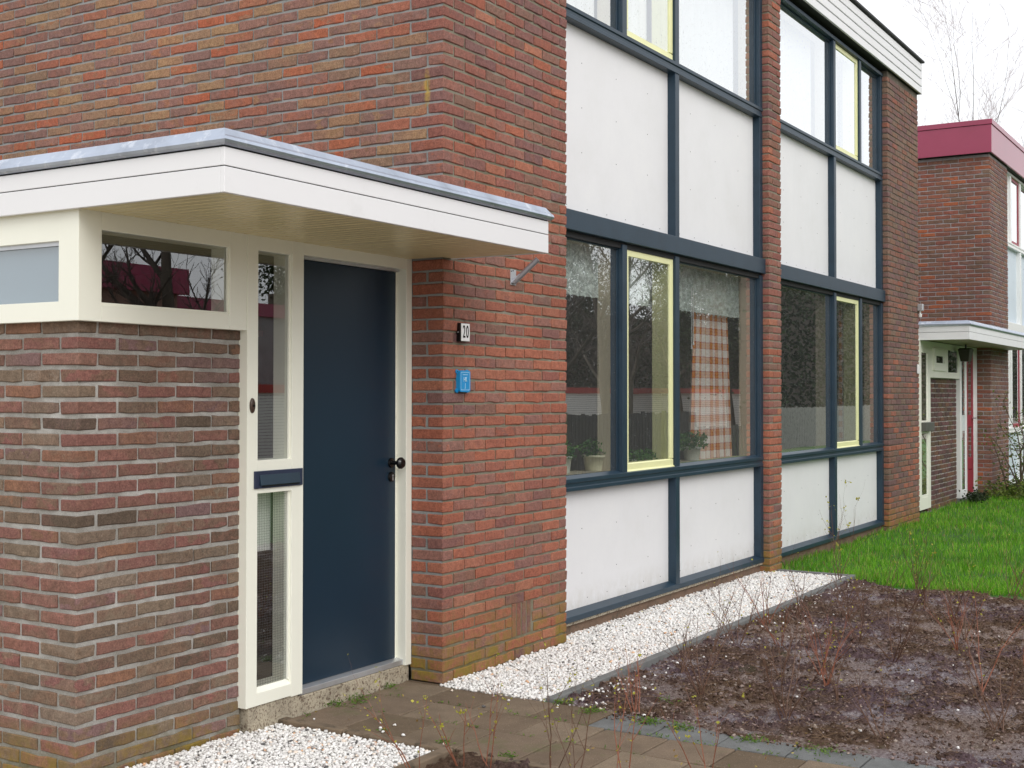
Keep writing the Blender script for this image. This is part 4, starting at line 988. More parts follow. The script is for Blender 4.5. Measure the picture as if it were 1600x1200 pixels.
def blades():
    rng = np.random.RandomState(3)
    N = 150000
    # density falls with distance
    xs = 5.0+rng.power(1.0, N)**1.6*19; ys = rng.uniform(-7.0, 0.16, N)
    keep = []
    vs = []; 
    X, Y = [], []
    for x, y in zip(xs, ys):
        if y > 0.02 and (x > 8.9 or x < 5.36) and x < 10.3: continue
        if y < -0.03 and x < border(y)+0.02: continue
        if y > -0.6 and x < 5.32+ (0.0): continue
        if not in_frame(x, y): continue
        X.append(x); Y.append(y)
    X = np.array(X); Y = np.array(Y); n = len(X)
    Z = np.array([lawn_h(x, y) for x, y in zip(X, Y)])-0.034
    clump = np.array([noise.noise(Vector((x*2.0, y*2.0, 4))) for x, y in zip(X, Y)])
    h = rng.uniform(0.035, 0.075, n)*(1+0.55*clump); a = rng.uniform(0, 2*np.pi, n); lean = rng.uniform(0.005, 0.04, n)
    wd = rng.uniform(0.0016, 0.0032, n)*(1+0.05*(X-5)); 
    dx, dy = np.cos(a), np.sin(a)
    b = rng.uniform(0, 2*np.pi, n); lx, ly = np.cos(b)*lean, np.sin(b)*lean
    P = np.empty((n, 5, 3))
    P[:, 0] = np.c_[X-dx*wd, Y-dy*wd, Z]; P[:, 1] = np.c_[X+dx*wd, Y+dy*wd, Z]
    P[:, 2] = np.c_[X+dx*wd*0.8+lx*0.4, Y+dy*wd*0.8+ly*0.4, Z+h*0.6]; P[:, 3] = np.c_[X-dx*wd*0.8+lx*0.4, Y-dy*wd*0.8+ly*0.4, Z+h*0.6]
    P[:, 4] = np.c_[X+lx, Y+ly, Z+h]
    me = bpy.data.meshes.new('grass'); me.vertices.add(n*5); me.vertices.foreach_set('co', P.ravel())
    base = (np.arange(n)*5)[:, None]
    loops = np.concatenate([base+np.array([[0, 1, 2, 3]]), base+np.array([[3, 2, 4]])], axis=1).ravel()
    me.loops.add(len(loops)); me.loops.foreach_set('vertex_index', loops.astype(np.int32))
    st = (np.arange(n)*7)[:, None]+np.array([[0, 4]]); me.polygons.add(n*2); me.polygons.foreach_set('loop_start', st.ravel().astype(np.int32))
    me.update(calc_edges=True); me.validate()
    return me
def grass_mat():
    n = NT('grass_blade'); g_ = n.n('ShaderNodeNewGeometry')
    c = n.ramp(g_.outputs['Random Per Island'], [(0.0, S(72, 132, 26)), (0.35, S(98, 162, 36)), (0.65, S(120, 180, 48)), (0.88, S(148, 192, 76)), (0.95, S(186, 180, 120)), (0.98, S(150, 120, 80))])
    c = n.mix(1.0, c, n.ramp(n.noise(1.1, 3, 0.6), [(0.35, (0.72, 0.78, 0.7, 1)), (0.65, (1.15, 1.12, 1.0, 1))]), 'MULTIPLY')
    d = n.bsdf(c, 0.5, finish=False, spec=0.3); tl = n.n('ShaderNodeBsdfTranslucent'); n.t.links.new(c, tl.inputs[0])
    m = n.n('ShaderNodeMixShader'); m.inputs[0].default_value = 0.4; n.t.links.new(d, m.inputs[1]); n.t.links.new(tl.outputs[0], m.inputs[2]); n.t.links.new(m.outputs[0], n.out.inputs[0]); return n.m
gm = blades(); gm.materials.append(grass_mat()); go = bpy.data.objects.new('grass', gm); COL.objects.link(go)
tag(go, 'fresh green lawn grass growing up to the brick wall and the soil bed', 'grass', kind='stuff')

# paving path: slabs laid in three courses
def slab_mat():
    n = NT('paving_concrete'); oi = n.n('ShaderNodeObjectInfo')
    base = n.ramp(oi.outputs['Random'], [(0.0, S(116, 102, 88)), (0.35, S(130, 117, 102)), (0.6, S(104, 91, 76)), (0.8, S(122, 108, 94))])
    g_ = n.noise(260, 4, 0.8); c = n.mix(1.0, base, n.ramp(g_, [(0.3, (0.6, 0.6, 0.6, 1)), (0.7, (1.35, 1.33, 1.3, 1))]), 'MULTIPLY')
    c = n.mix(1.0, c, n.ramp(n.noise(5, 5, 0.7), [(0.3, (0.78, 0.76, 0.74, 1)), (0.7, (1.15, 1.12, 1.08, 1))]), 'MULTIPLY')
    c = n.mix(n.ramp(n.noise(3.2, 6, 0.7), [(0.56, 0.0), (0.68, 0.6)]), c, S(92, 98, 62))
    sk = n.noise(150, 2, 0.5); c = n.mix(n.ramp(sk, [(0.66, 0.0), (0.70, 0.55)]), c, S(176, 164, 148))
    n.bsdf(c, 0.9, n.bump(g_, 0.4, 0.003), spec=0.2); return n.m
MAT['slab'] = slab_mat()
def slab_grey():
    n = NT('grey_paving_concrete')
    g_ = n.noise(240, 4, 0.8); c = n.ramp(n.noise(6, 5, 0.7), [(0.3, S(98, 99, 98)), (0.7, S(124, 126, 126))])
    c = n.mix(1.0, c, n.ramp(g_, [(0.3, (0.6, 0.6, 0.6, 1)), (0.7, (1.3, 1.3, 1.3, 1))]), 'MULTIPLY')
    n.bsdf(c, 0.9, n.bump(g_, 0.4, 0.003), spec=0.2); return n.m
MAT['slab_grey'] = slab_grey()
path = sheet('path', simple('path_sand', S(52, 48, 34), 0.95, 0.2, 20), -1.03, -0.03, -7.0, 0.205, -0.022)
XC = [(-1.002, -0.6635), (-0.657, -0.3595), (-0.353, -0.0505)]
for ci, (x0, x1) in enumerate(XC):
    y = 0.19 if ci == 2 else (0.19 if ci == 0 else 0.19); first = (0.285, 0.37, 0.275)[ci] if True else 0.3
    y1 = y; L = first
    while y1 > -5.5:
        y0 = y1-L; tz = random.gauss(0, 0.0012)
        grey = ci == 2 and y1 < -0.95 or (ci == 1 and y1 < -2.0)
        o = MB().add([(x0, y0, -0.05), (x1, y0, -0.05), (x1, y1, -0.05), (x0, y1, -0.05), (x0, y0, random.gauss(0, 0.0014)), (x1, y0, random.gauss(0, 0.0014)), (x1, y1, random.gauss(0, 0.0014)), (x0, y1, random.gauss(0, 0.0014))],
                     [(0, 3, 2, 1), (4, 5, 6, 7), (0, 1, 5, 4), (1, 2, 6, 5), (2, 3, 7, 6), (3, 0, 4, 7)]).build('paving_slab', MAT['slab_grey'] if grey else MAT['slab'], path, 0.004)
        y1 = y0-0.0075; L = 0.2925
bx('joint_fill', MAT['slab'], path, -0.0485, -0.0005, 0.0, 0.205, -0.05, -0.003)
bx('joint_fill', MAT['slab'], path, -0.0485, -0.036, -0.60, -0.001, -0.05, -0.004)
# edging strips
def edging(label, segs, mat):
    t = bpy.data.objects.new('edging', None); COL.objects.link(t); t['kind'] = 'structure'; WORLD[t.name] = Vector((0, 0, 0))
    for s_ in segs: MB().box(*s_).build('edging_block', mat, t, 0.006)
    return t
segs = []; x = -0.045
while x < 5.2:
    x1 = min(x+0.995, 5.215); segs.append((x, x1-0.004, -0.662, -0.614, -0.2, 0.018+random.gauss(0, 0.001))); x = x1
segs.append((5.165, 5.213, -0.61, -0.02, -0.2, 0.019))
edging('', segs, MAT['edging'])
segs = [(-1.072, -1.012, -0.70, -0.16, -0.2, 0.012), (-1.072, -1.012, -0.155, 0.20, -0.2, 0.014)]
segs += [(-2.1, -1.55, -0.735, -0.68, -0.2, 0.022), (-1.545, -1.0721, -0.735, -0.68, -0.2, 0.020)]
for k in range(6): segs.append((-1.062, -1.012, -0.745-0.5*(k+1), -0.745-0.5*k-0.005, -0.2, 0.006))
edging('', segs, MAT['edging_brown'])

# gravel: white pebbles
sheet('gravel_base', simple('gravel_base', S(206, 203, 198), 0.95, 0.1, 30), -0.04, 5.2, -0.62, 0.10, -0.024)
sheet('gravel_base', simple('gravel_base_left', S(196, 193, 188), 0.95, 0.1, 30), -2.6, -1.05, -0.70, 0.25, -0.028)
def pebble_mat():
    n = NT('pebble'); g_ = n.n('ShaderNodeNewGeometry')
    c = n.ramp(g_.outputs['Random Per Island'], [(0.0, S(240, 239, 236)), (0.45, S(226, 224, 222)), (0.66, S(244, 243, 242)), (0.80, S(206, 204, 202)), (0.885, S(236, 222, 208)), (0.92, S(216, 198, 188)), (0.94, S(160, 154, 152)), (0.965, S(96, 94, 94)), (0.982, S(222, 178, 142)), (0.99, S(232, 231, 230))], 'CONSTANT')
    c = n.mix(1.0, c, n.ramp(n.noise(140, 4, 0.7), [(0.3, (0.86, 0.85, 0.84, 1)), (0.7, (1.03, 1.03, 1.03, 1))]), 'MULTIPLY')
    n.bsdf(c, 0.65, spec=0.3); return n.m
PEB = pebble_mat()
t_ = (1+5**0.5)/2
ICO = np.array([(-1, t_, 0), (1, t_, 0), (-1, -t_, 0), (1, -t_, 0), (0, -1, t_), (0, 1, t_), (0, -1, -t_), (0, 1, -t_), (t_, 0, -1), (t_, 0, 1), (-t_, 0, -1), (-t_, 0, 1)])/1.902
ICF = np.array([(0, 11, 5), (0, 5, 1), (0, 1, 7), (0, 7, 10), (0, 10, 11), (1, 5, 9), (5, 11, 4), (11, 10, 2), (10, 7, 6), (7, 1, 8), (3, 9, 4), (3, 4, 2), (3, 2, 6), (3, 6, 8), (3, 8, 9), (4, 9, 5), (2, 4, 11), (6, 2, 10), (8, 6, 7), (9, 8, 1)])
def stones(name, pts, sizes, mat, flat=0.7, seed=1, jit=0.16):
    rng = np.random.RandomState(seed); n = len(pts)
    ang = rng.uniform(0, 2*np.pi, n); c, s_ = np.cos(ang), np.sin(ang)
    V = np.repeat(ICO[None], n, 0)+rng.normal(0, jit, (n, 12, 3))
    V = V*np.stack([np.ones(n), rng.uniform(0.6, 1, n), rng.uniform(flat*0.75, flat*1.15, n)], 1)[:, None, :]*sizes[:, None, None]
    tl = rng.normal(0, 0.35, n); ct, st = np.cos(tl), np.sin(tl)
    x, y, z = V[..., 0], V[..., 1], V[..., 2]
    x, z = x*ct[:, None]-z*st[:, None], x*st[:, None]+z*ct[:, None]
    V = np.stack([x*c[:, None]-y*s_[:, None], x*s_[:, None]+y*c[:, None], z], -1)+pts[:, None, :]
    F = (ICF[None]+(np.arange(n)*12)[:, None, None]).reshape(-1)
    me = bpy.data.meshes.new(name); me.vertices.add(n*12); me.vertices.foreach_set('co', V.ravel())
    me.loops.add(len(F)); me.loops.foreach_set('vertex_index', F.astype(np.int32)); me.polygons.add(n*20); me.polygons.foreach_set('loop_start', (np.arange(n*20)*3).astype(np.int32))
    me.polygons.foreach_set('use_smooth', np.ones(n*20, dtype=bool))
    me.update(calc_edges=True); me.materials.append(mat); o = bpy.data.objects.new(name, me); COL.objects.link(o); return o
def gravel_pts(x0, x1, y0, y1, sp, zb, seed, ok):
    rng = np.random.RandomState(seed); gx, gy = np.meshgrid(np.arange(x0, x1, sp), np.arange(y0, y1, sp)); P = np.c_[gx.ravel(), gy.ravel()]
    P = P+rng.uniform(-sp*0.5, sp*0.5, P.shape); z = zb+rng.uniform(0, 0.014, len(P))+0.006*np.array([noise.noise(Vector((a*4, b*4, 0))) for a, b in P])
    k = np.array([ok(a, b) for a, b in P]); return np.c_[P, z][k]
pA = gravel_pts(-0.035, 5.16, -0.605, 0.083, 0.0132, -0.006, 1, lambda a, b: (b < -0.006 or 1.382 < a < 5.055) and in_frame(a, b))
tag(stones('white_gravel', pA, np.random.RandomState(5).uniform(0.0065, 0.0125, len(pA)), PEB, seed=2), 'strip of white pebbles between the navy framed bay and the grey edging', 'gravel', kind='stuff')
pB = gravel_pts(-2.3, -1.075, -0.675, 0.225, 0.0125, -0.012, 4, lambda a, b: in_frame(a, b) and not (a > -1.28 and b > 0.19))
tag(stones('white_gravel', pB, np.random.RandomState(6).uniform(0.0065, 0.0125, len(pB)), PEB, seed=3), 'patch of white pebbles at the foot of the porch wall left of the path', 'gravel', kind='stuff')
# strays on the soil, clods and leaf litter
rng = np.random.RandomState(9)
def soil_z(x, y): return soil_h(x, y)-0.004
pts = []
for k in range(250):
    x = rng.uniform(-0.1, 5.0); y = -0.68-abs(rng.exponential(0.13)) if k < 190 else rng.uniform(-3.4, -0.7)
    if k < 60: x = rng.uniform(-0.15, 0.7); y = -0.70-rng.exponential(0.09)
    pts.append((x, y, soil_z(x, y)+0.003))
for k in range(13):
    a_ = rng.uniform(0, 1)
    x, y = (-0.05-rng.exponential(0.10), -0.08-rng.uniform(0, 0.55)) if a_ < 0.55 else (-0.99+rng.exponential(0.08), rng.uniform(-0.65, 0.1))
    if x > -1.0: pts.append((x, y, 0.006))
pts = np.array(pts); tag(stones('stray_pebbles', pts, rng.uniform(0.005, 0.0115, len(pts)), PEB, seed=8), 'loose pale pebbles scattered over the soil bed', 'pebbles', kind='stuff')
def clod_mat():
    n = NT('dark_clod'); g_ = n.n('ShaderNodeNewGeometry')
    c = n.ramp(g_.outputs['Random Per Island'], [(0.0, S(64, 50, 42)), (0.35, S(96, 76, 66)), (0.65, S(118, 98, 90)), (0.85, S(142, 122, 116)), (0.96, S(160, 146, 136))])
    c = n.mix(1.0, c, n.ramp(n.noise(120, 4, 0.7), [(0.3, (0.6, 0.6, 0.6, 1)), (0.7, (1.25, 1.25, 1.25, 1))]), 'MULTIPLY')
    n.bsdf(c, 0.95, n.bump(n.noise(160, 3, 0.7), 0.6, 0.004), spec=0.1); return n.m
CL = []
tries = 0
while len(CL) < 30000 and tries < 160000:
    tries += 1
    x = rng.uniform(-0.2, 5.1); y = -0.68-rng.power(1.0)*3.3
    if x > border(y)-0.02 or (x < -0.03 and y > -1.0): continue
    if not in_frame(x, y): continue
    q = lump_mask(x, y)
    if rng.rand() < q*0.75+0.25: CL.append((x, y, (soil_z(x, y) if x > -0.03 else 0.003)+0.002))
CL = np.array(CL); sz = np.clip(rng.exponential(0.0026, len(CL))+0.002, 0, 0.012)
tag(stones('soil_clods', CL, sz, clod_mat(), flat=0.6, seed=12, jit=0.3), 'rough dark clods and leaf mould over the soil bed', 'soil', kind='stuff')
ds = MB(); r = random.Random(90)
for k in range(4200):
    x = r.uniform(-0.05, 5.0); y = -0.69-r.random()*2.9
    if x > border(y)-0.03 or not in_frame(x, y): continue
    if lump_mask(x, y) < r.random()*0.8: continue
    a = r.random()*6.28; L = r.uniform(0.03, 0.13); z = soil_z(x, y)+0.006; b_ = r.uniform(-0.8, 0.8)
    p = [Vector((x, y, z))]
    for q in range(3): p.append(p[-1]+Vector((math.cos(a+b_*q/3)*L/3, math.sin(a+b_*q/3)*L/3, r.uniform(-0.002, 0.012))))
    ds.path(p, [0.0012, 0.0012, 0.001, 0.0006], 3)
tag(ds.build('dry_stems', simple('dry_stem', S(122, 98, 74), 0.8, 0.3, 9)), 'thin dry stems lying matted over the soil bed', 'dry stems', kind='stuff')
lt = MB()
for k in range(260):
    x = r.uniform(-0.9, 5.0); y = r.uniform(-3.2, 0.1) if x > 0 else r.uniform(-2.2, 0.15)
    if -0.03 < x < 5.2 and y > -0.66 and r.random() < 0.55: continue
    if x > 0 and y > -0.02: continue
    if y > 0.17: continue
    add_leaf(lt, (x, y, (soil_z(x, y) if (y < -0.68 and x > 0) else 0.006)+0.006), r.uniform(0.01, 0.022), r, 0.6)
tag(lt.build('fallen_leaves', leaf_mat('dead_leaf', S(120, 84, 50), S(176, 160, 90), 0.1)), 'small fallen leaves scattered over the soil, gravel and path', 'leaves', kind='stuff')
# moss and weeds on the path joints
wd = MB(); r = random.Random(4)
def tuft(x, y, n, s_, z=0.0):
    for k in range(n): add_leaf(wd, (x+r.gauss(0, s_), y+r.gauss(0, s_), z+0.002+r.random()*0.012), 0.008+0.016*r.random(), r, 0.3)
for (x, y, n, s_) in ((-0.68, 0.175, 90, 0.03), (-0.50, 0.17, 130, 0.04), (-0.58, 0.12, 50, 0.02), (-0.93, 0.15, 14, 0.01), (-0.04, -0.70, 90, 0.03), (-0.12, -0.90, 130, 0.03), (-0.15, -1.2, 160, 0.03), (-0.17, -1.36, 130, 0.03), (-0.2, -1.7, 120, 0.04), (-0.2, -2.0, 120, 0.04),
                      (-0.97, -0.62, 40, 0.02), (-0.95, -0.3, 20, 0.01), (-0.22, 0.17, 60, 0.02), (-1.0, -0.95, 60, 0.02), (0.3, -1.1, 30, 0.03), (0.9, -1.6, 30, 0.03)): tuft(x, y, n, s_)
for ci in range(1, 3):
    for k in range(60):
        y = r.uniform(-3, 0.1); tuft(XC[ci][0]-0.002, y, 3, 0.004, -0.004)
tag(wd.build('weeds', leaf_mat('weed_leaf', S(70, 104, 36), S(120, 150, 60))), 'tiny green weeds and moss tufts along the joints of the path', 'weeds', kind='stuff')

# ------------------------------------------------------------------ shrubs in the bed
TWIG = simple('brown_twig', S(98, 70, 54), 0.6, 0.2, 40)
TWIGR = simple('red_stem', S(134, 80, 58), 0.5, 0.15, 40)
def shrub(x, y, h, ns, seed, mat, label, nl=10, rad=0.0022, lean=0.35, group='bare young shrubs in the soil bed', zoff=0.0, leafs=None, lsize=0.014, splits=3):
    r = random.Random(seed); t = thing('bare_shrub', label, 'shrub', (x, y, zoff), group)
    st = MB(); lf = MB(); tips = []
    def grow(p, d, L, rr, lev):
        n = 5 if lev == 0 else 3; pts = [p]; rs = [rr]
        for k in range(n):
            d = (d+Vector((r.gauss(0, 0.10), r.gauss(0, 0.10), r.gauss(0, 0.05)+0.02))).normalized(); p = p+d*(L/n); pts.append(p); rs.append(rr*(1-0.7*(k+1)/n))
            tips.append(p.copy())
            if lev < 2 and r.random() < (0.75 if lev == 0 else 0.4)*splits/3 and k > 0:
                s_ = Vector((r.gauss(0, 1), r.gauss(0, 1), 0.3)).normalized()
                grow(p.copy(), (d*0.8+s_*0.6).normalized(), L*r.uniform(0.25, 0.5), rs[-1]*0.75, lev+1)
        st.path(pts, rs, 5 if lev == 0 else 4)
    for k in range(ns):
        a = r.random()*6.28; l = r.uniform(0.3, 1.0)*lean
        grow(Vector((x+r.gauss(0, 0.012), y+r.gauss(0, 0.012), zoff-0.01)), Vector((math.cos(a)*l, math.sin(a)*l, 1)).normalized(), h*r.uniform(0.7, 1.1), rad*r.uniform(0.8, 1.2), 0)
    for k in range(nl): add_leaf(lf, r.choice(tips), lsize*r.uniform(0.6, 1.3), r, 0.8)
    st.build('stems', mat, t)
    if nl: lf.build('leaves', leafs or YLEAF, t)
    return t
r0 = random.Random(21); placed = 0
spots = [(0.478, -1.248), (1.295, -1.398), (1.41, -1.569), (1.774, -1.812), (2.769, -1.945), (0.584, -2.515), (1.0, -0.95), (1.55, -0.85), (2.1, -1.05), (2.7, -0.9), (3.2, -1.25), (3.9, -0.95), (2.3, -1.5), (3.4, -1.75), (4.2, -1.45), (0.25, -1.65), (0.75, -1.9), (1.2, -2.3), (1.9, -2.5), (2.6, -2.6), (3.3, -2.3), (4.0, -2.1), (0.2, -2.2), (1.4, -2.9), (2.2, -3.1), (3.0, -3.0), (0.7, -3.1), (4.6, -1.9), (4.5, -1.0), (0.05, -1.15), (1.75, -1.3), (2.45, -2.1), (1.05, -1.65), (3.7, -1.5), (3.0, -0.85), (1.95, -0.8)]
ORD = ['first', 'second', 'third', 'fourth', 'fifth', 'sixth', 'seventh', 'eighth', 'ninth', 'tenth', 'eleventh', 'twelfth', 'thirteenth', 'fourteenth']
def row_of(y): return 0 if y > -1.1 else (1 if y > -1.75 else (2 if y > -2.35 else 3))
ROWN = ['in the row nearest the grey edging', 'in the second row from the grey edging', 'in the third row from the grey edging', 'in the row farthest from the grey edging']
rank = {}
for rr_ in range(4):
    for k_, p_ in enumerate(sorted([p for p in spots if row_of(p[1]) == rr_])): rank[p_] = 'bare twiggy shrub, %s from the path %s' % (ORD[k_], ROWN[rr_])
for i, (x, y) in enumerate(spots):
    shrub(x+r0.gauss(0, 0.05), y+r0.gauss(0, 0.05), r0.uniform(0.26, 0.5), r0.randint(3, 6), 50+i, TWIG if r0.random() < 0.85 else TWIGR, rank[(x, y)], nl=r0.randint(4, 16), rad=0.0032, lean=0.8, splits=4.2, zoff=soil_z(x, y), lsize=0.013)
shrub(4.86, -0.62, 0.62, 5, 201, TWIG, 'tall leafing shrub at the corner where the soil bed meets the lawn', nl=60, rad=0.003, zoff=0, lsize=0.022)
shrub(4.55, -1.28, 0.5, 5, 202, TWIG, 'shrub with yellow green leaves at the lawn side of the soil bed', nl=46, rad=0.0025, zoff=0, lsize=0.018)
# tall red stems in front of the path (soil left of it)
for i, (x, y, h, l, s_) in enumerate(((-1.17, -0.98, 0.36, 'red stemmed shrub leaning right beside the path kerb', 301), (-1.14, -1.22, 0.42, 'thin red stemmed shrub with yellow leaves in front of the path slabs', 302), (-1.12, -1.52, 0.44, 'thin branching shrub before the path with the yellowest leaves', 303),
                                  (-1.10, -1.85, 0.45, 'orange stemmed shrub nearest the grey paving slabs', 304), (-1.30, -1.42, 0.42, 'dark stemmed shrub between the red stemmed ones before the path', 305), (-1.22, -0.86, 0.30, 'short red stemmed shrub in front of the left gravel patch', 306), (-1.52, -0.86, 0.42, 'single orange stem rising before the left gravel patch', 307))):
    shrub(x, y, h, 3, s_, TWIGR if i % 3 != 1 else TWIG, l, nl=34, rad=0.0026, lean=0.5, group='red stemmed shrubs in front of the path', zoff=0, lsize=0.013)

# shrub at the far house
def bush(x, y, label):
    t = thing('garden_shrub', label, 'shrub', (x, y, 0))
    st = MB(); lf = MB(); r = random.Random(77)
    for k in range(9):
        a = r.uniform(-1.2, 1.2); p = Vector((x+r.gauss(0, 0.15), y+r.gauss(0, 0.1), 0)); d = Vector((math.sin(a)*0.5, r.gauss(0, 0.2), 1)).normalized(); pts = [p]; L = r.uniform(0.9, 1.7)
        for q in range(6):
            d = (d+Vector((r.gauss(0, 0.12), r.gauss(0, 0.12), 0))).normalized(); p = p+d*L/6; pts.append(p)
            for _ in range(9): add_leaf(lf, p+Vector((r.gauss(0, 0.07), r.gauss(0, 0.07), r.gauss(0, 0.07))), 0.045, r)
            s_ = p+Vector((r.gauss(0, 0.25), r.gauss(0, 0.2), r.uniform(0, 0.25))); st.path([p, s_], [0.005, 0.002], 4)
            for _ in range(4): add_leaf(lf, p.lerp(s_, r.random()), 0.04, r)
        st.path(pts, [0.014*(1-0.8*i/6) for i in range(7)], 5)
    for k in range(1500): add_leaf(lf, (x+r.gauss(0, 0.42), y+r.gauss(0, 0.25), abs(r.gauss(0, 0.11))+0.03), 0.05, r)
    st.build('stems', simple('grey_brown_stem', S(92, 78, 66), 0.8, 0.15), t); lf.build('leaves', GLEAF, t)
bush(14.75, -0.42, 'leafing garden shrub with tall stems in front of the far brick corner')
sb = thing('low_plant', 'low dark green plant on the ground by the white side light', 'plant', (13.55, 0.02, 0)); lf = MB(); r = random.Random(5)
for k in range(420): add_leaf(lf, (13.6+r.gauss(0, 0.16), 0.0+r.gauss(0, 0.06), abs(r.gauss(0, 0.06))+0.03), 0.045, r)
lf.build('leaves', EVER, sb)

# ------------------------------------------------------------------ trees
BARK = simple('birch_bark', S(120, 116, 116), 0.85, 0.25, 6)
BARKD = simple('dark_bark', S(84, 76, 66), 0.9, 0.2, 6)
TWGD = simple('dark_tree_twig', S(84, 76, 70), 0.85, 0.1)
TWG = simple('tree_twig', S(196, 190, 192), 0.85, 0.1)
def tree(x, y, h, seed, label, cat='tree', group=None, twigs=3, rad=0.11, bark=None, spread=0.5, leafy=0, leafm=None, dense=3):
    r = random.Random(seed); t = thing('birch_tree' if bark is BARK else 'broadleaf_tree', label, cat, (x, y, 0), group)
    tr = MB(); tw = MB(); lf = MB()
    def grow(p, d, L, rr, lev):
        n = 8 if lev == 0 else (6 if lev == 1 else 4); pts = [p]; rs = [rr]; mb = tr if lev < 2 else tw
        for k in range(n):
            d = (d+Vector((r.gauss(0, 0.06+0.04*lev), r.gauss(0, 0.06+0.04*lev), r.gauss(0, 0.04)+(0.03 if lev else 0.05)))).normalized(); p = p+d*(L/n); f = 1-0.85*(k+1)/n
            pts.append(p); rs.append(max(rr*f, 0.0028))
            if leafy and lev >= 1:
                for _ in range(leafy): add_leaf(lf, p+Vector((r.gauss(0, 0.45), r.gauss(0, 0.45), r.gauss(0, 0.35))), 0.13, r, 0.8)
            if lev < twigs and (lev > 0 or k >= 1):
                for _ in range(2 if lev < 2 else dense):
                    a = r.random()*6.28; s_ = Vector((math.cos(a), math.sin(a), 0))
                    grow(p.copy(), (d*0.75+s_*spread*r.uniform(0.7, 1.3)+Vector((0, 0, 0.12))).normalized(), L*r.uniform(0.28, 0.5)*(0.9 if lev else 0.8), rs[-1]*0.6, lev+1)
        mb.path(pts, rs, 6 if lev == 0 else (4 if lev == 1 else 3))
    grow(Vector((x, y, -0.1)), Vector((r.gauss(0, 0.03), r.gauss(0, 0.03), 1)), h, rad, 0)
    tr.build('trunk', bark or BARK, t, smooth=True); tw.build('crown', TWGD if bark is BARKD else TWG, t)
    if leafy: lf.build('foliage', leafm or EVER, t)
    return t
def along(u, dist): # ground point seen at picture column u
    d = r3*((u-CX)/FPX)+f2; d = Vector((d.x, d.y, 0)).normalized(); return CAM.x+d.x*dist, CAM.y+d.y*dist
g = 'bare birches behind the red roof edge'
for i, (u, dist, h, l) in enumerate(((1548, 38, 10.2, 'tall bare birch rising straight above the corner of the red roof edge'), (1472, 44, 8.3, 'low bare birch just right of the white roof edge'), (1592, 40, 9.4, 'bare birch at the right edge of the sky behind the red roof'), (1512, 46, 8.2, 'small bare birch between the white roof edge and the tall birch'))):
    x, y = along(u, dist); tree(x, y, h, 400+i, l, group=g, rad=0.055, spread=0.5, dense=3)

# ------------------------------------------------------------------ the other side of the street (seen in the glass)
gar = thing('garage_row', 'low white brick garage with a red fascia across the street, mirrored in the windows', 'garage', (40, -18, 0))
bx('wall', simple('white_brick', S(236, 234, 230), 0.8, 0.06, 8, 20, 0.4, 0.02), gar, 14, 58, -21, -16.5, -0.1, 1.50)
gw = MB()
for n in range(24): gw.box(14, 58, -16.5, -16.494, n*CO*1.2, n*CO*1.2+0.010)
gw.build('mortar_lines', MAT['edging'], gar)
bx('roof_edge', simple('brick_red_fascia', S(176, 66, 60), 0.6), gar, 13.9, 58.1, -21.1, -16.42, 1.5005, 1.70)
def fence(name, label, x0, x1, y, h, mat, post=None, gap=0.013):
    t = thing(name, label, 'fence', ((x0+x1)/2, y, 0)); r = random.Random(int(x0*10)+int(-y*10)); x = x0
    while x < x1:
        bx('plank', mat, t, x, x+0.135, y-0.01, y+0.012, 0, h+r.gauss(0, 0.012)); x += 0.135+gap
    for zz in (0.25, h*0.75): bx('rail', mat, t, x0, x1, y-0.04, y-0.0102, zz, zz+0.07)
    if post:
        x = x0
        while x < x1: bx('post', post, t, x, x+0.08, y+0.013, y+0.08, 0, h+0.04); x += 2.2
    return t
fence('plank_fence', 'dark plank fence with greenish posts across the street', 9, 22, -7.2, 1.10, simple('dark_wood', S(72, 70, 70), 0.85, 0.2, 14, 60, 0.3), simple('mossy_post', S(104, 104, 64), 0.8, 0.15))
fence('picket_fence', 'low dark picket fence beside the plank fence across the street', 22.1, 27.5, -7.3, 0.74, simple('picket_wood', S(84, 82, 78), 0.85, 0.2, 14, 60, 0.3), None, 0.07)
fence('grey_fence', 'weathered grey plank fence farther down the street', 28, 44, -7.6, 1.12, simple('grey_wood', S(140, 138, 132), 0.85, 0.25, 10, 60, 0.3))
nbh = thing('opposite_house', 'brown brick house with wine red roof edge across the street, mirrored in the transom', 'house', (10, -20, 0))
bx('wall', simple('brown_wall', S(138, 112, 100), 0.85, 0.1, 4), nbh, -8, 17.2, -26, -18, -0.1, 3.82)
bx('roof', MAT['magenta'], nbh, -8.2, 17.4, -26.2, -17.8, 3.82, 4.42)
bx('extension', MAT['magenta'], nbh, 17.41, 25, -24, -18.5, 3.5, 3.85)
bx('extension', simple('grey_render', S(150, 150, 150), 0.8), nbh, 17.41, 24.9, -24, -18.6, -0.1, 3.499)
for k in range(5): bx('window', simple('grey_window', S(160, 168, 174), 0.2), nbh, -6+k*4.4, -3.6+k*4.4, -17.99, -17.9, 1.6, 3.3)
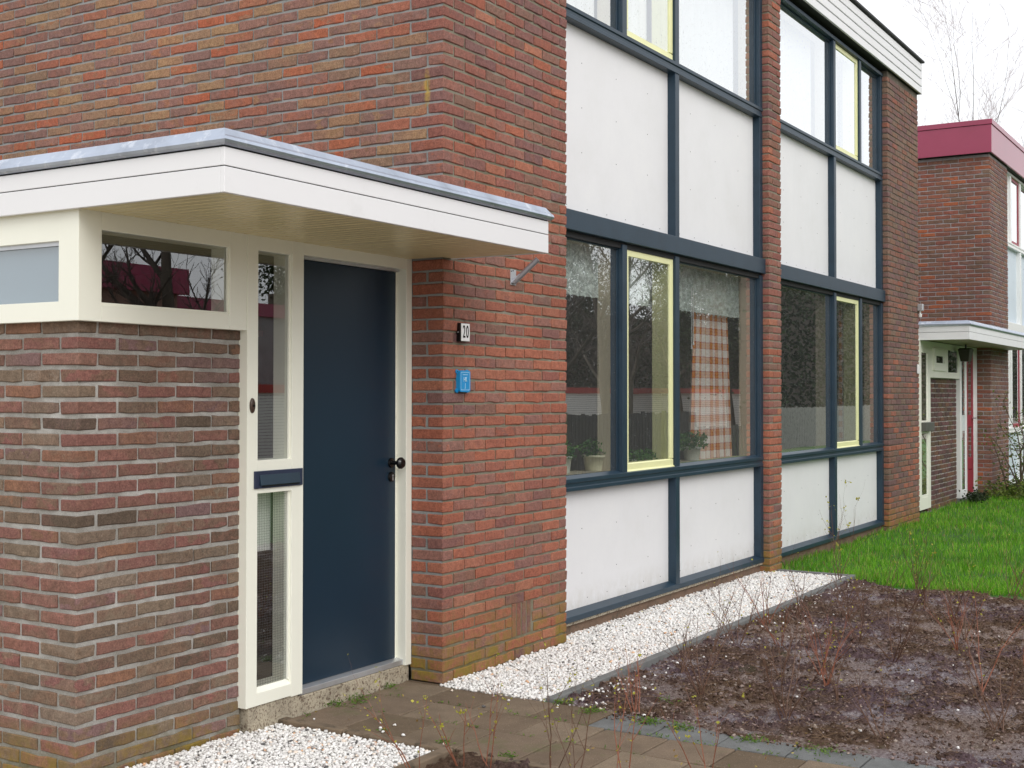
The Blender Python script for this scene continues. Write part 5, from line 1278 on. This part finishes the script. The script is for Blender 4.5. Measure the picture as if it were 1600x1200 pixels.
def hedge(label, x0, x1, y, h, n, seed):
    t = thing('tall_hedge', label, 'hedge', ((x0+x1)/2, y, 0), 'dark hedges across the street'); r = random.Random(seed); lf = MB()
    bx('branches', BARKD, t, x0+0.3, x1-0.3, y-0.7, y-0.3, 0, h*0.8)
    for k in range(n):
        x = r.uniform(x0, x1); hh = h*(0.86+0.22*noise.noise(Vector((x*0.5, seed, 0)))+0.08*noise.noise(Vector((x*2.1, seed, 3))))
        z = hh*r.random()**0.8; add_leaf(lf, (x, y+r.gauss(0, 0.35), z), 0.15, r, 0.8)
    lf.build('foliage', EVER, t)
hedge('long dark hedge behind the white garage across the street', 27, 48, -23, 5.9, 14000, 31)
hedge('tall dark hedge beyond the far end of the white garage', 48, 92, -23, 6.5, 24000, 32)
hedge('dark hedge behind the grey fence down the street', 37, 92, -11, 6.8, 30000, 33)
g = 'trees on the far side of the street'
for i, (x, y, h, lf_, l) in enumerate(((33, -25, 8.0, 26, 'round dark evergreen behind the long hedge across the street'), (50, -25, 7.8, 26, 'broad dark evergreen in the middle of the row across the street'), (62, -24.5, 8.4, 26, 'tall dark evergreen behind the far end of the white garage'), (76, -24, 8.6, 26, 'farthest dark evergreen down the street'), (40, -13, 7.6, 26, 'dark evergreen behind the grey fence'))):
    tree(x, y, h, 500+i, l, group=g, twigs=2, rad=0.16, bark=BARKD, leafy=lf_, leafm=EVER, spread=0.7)
for i, (x, y, h, l) in enumerate(((6.5, -9.5, 6.5, 'bare spreading tree across the street mirrored in the transom'), (17.6, -8.6, 6.2, 'bare tree with a thick trunk behind the plank fence'), (24.5, -10.5, 6.8, 'bare tree behind the low picket fence'), (31, -13, 7.6, 'bare tree behind the grey fence'), (5.3, -6.4, 4.6, 'small bare tree nearest the porch across the path'), (21.5, -12.5, 7.2, 'bare tree just behind the plank fence end'), (28.5, -18, 8.6, 'bare tree between the garage and the fences'), (36, -24, 9.5, 'bare tree over the long dark hedge'), (40, -15, 8.5, 'bare tree far down the street beside the dark evergreen'))):
    tree(x, y, h, 600+i, l, group=g, twigs=3, rad=0.15, bark=BARKD, spread=0.7)
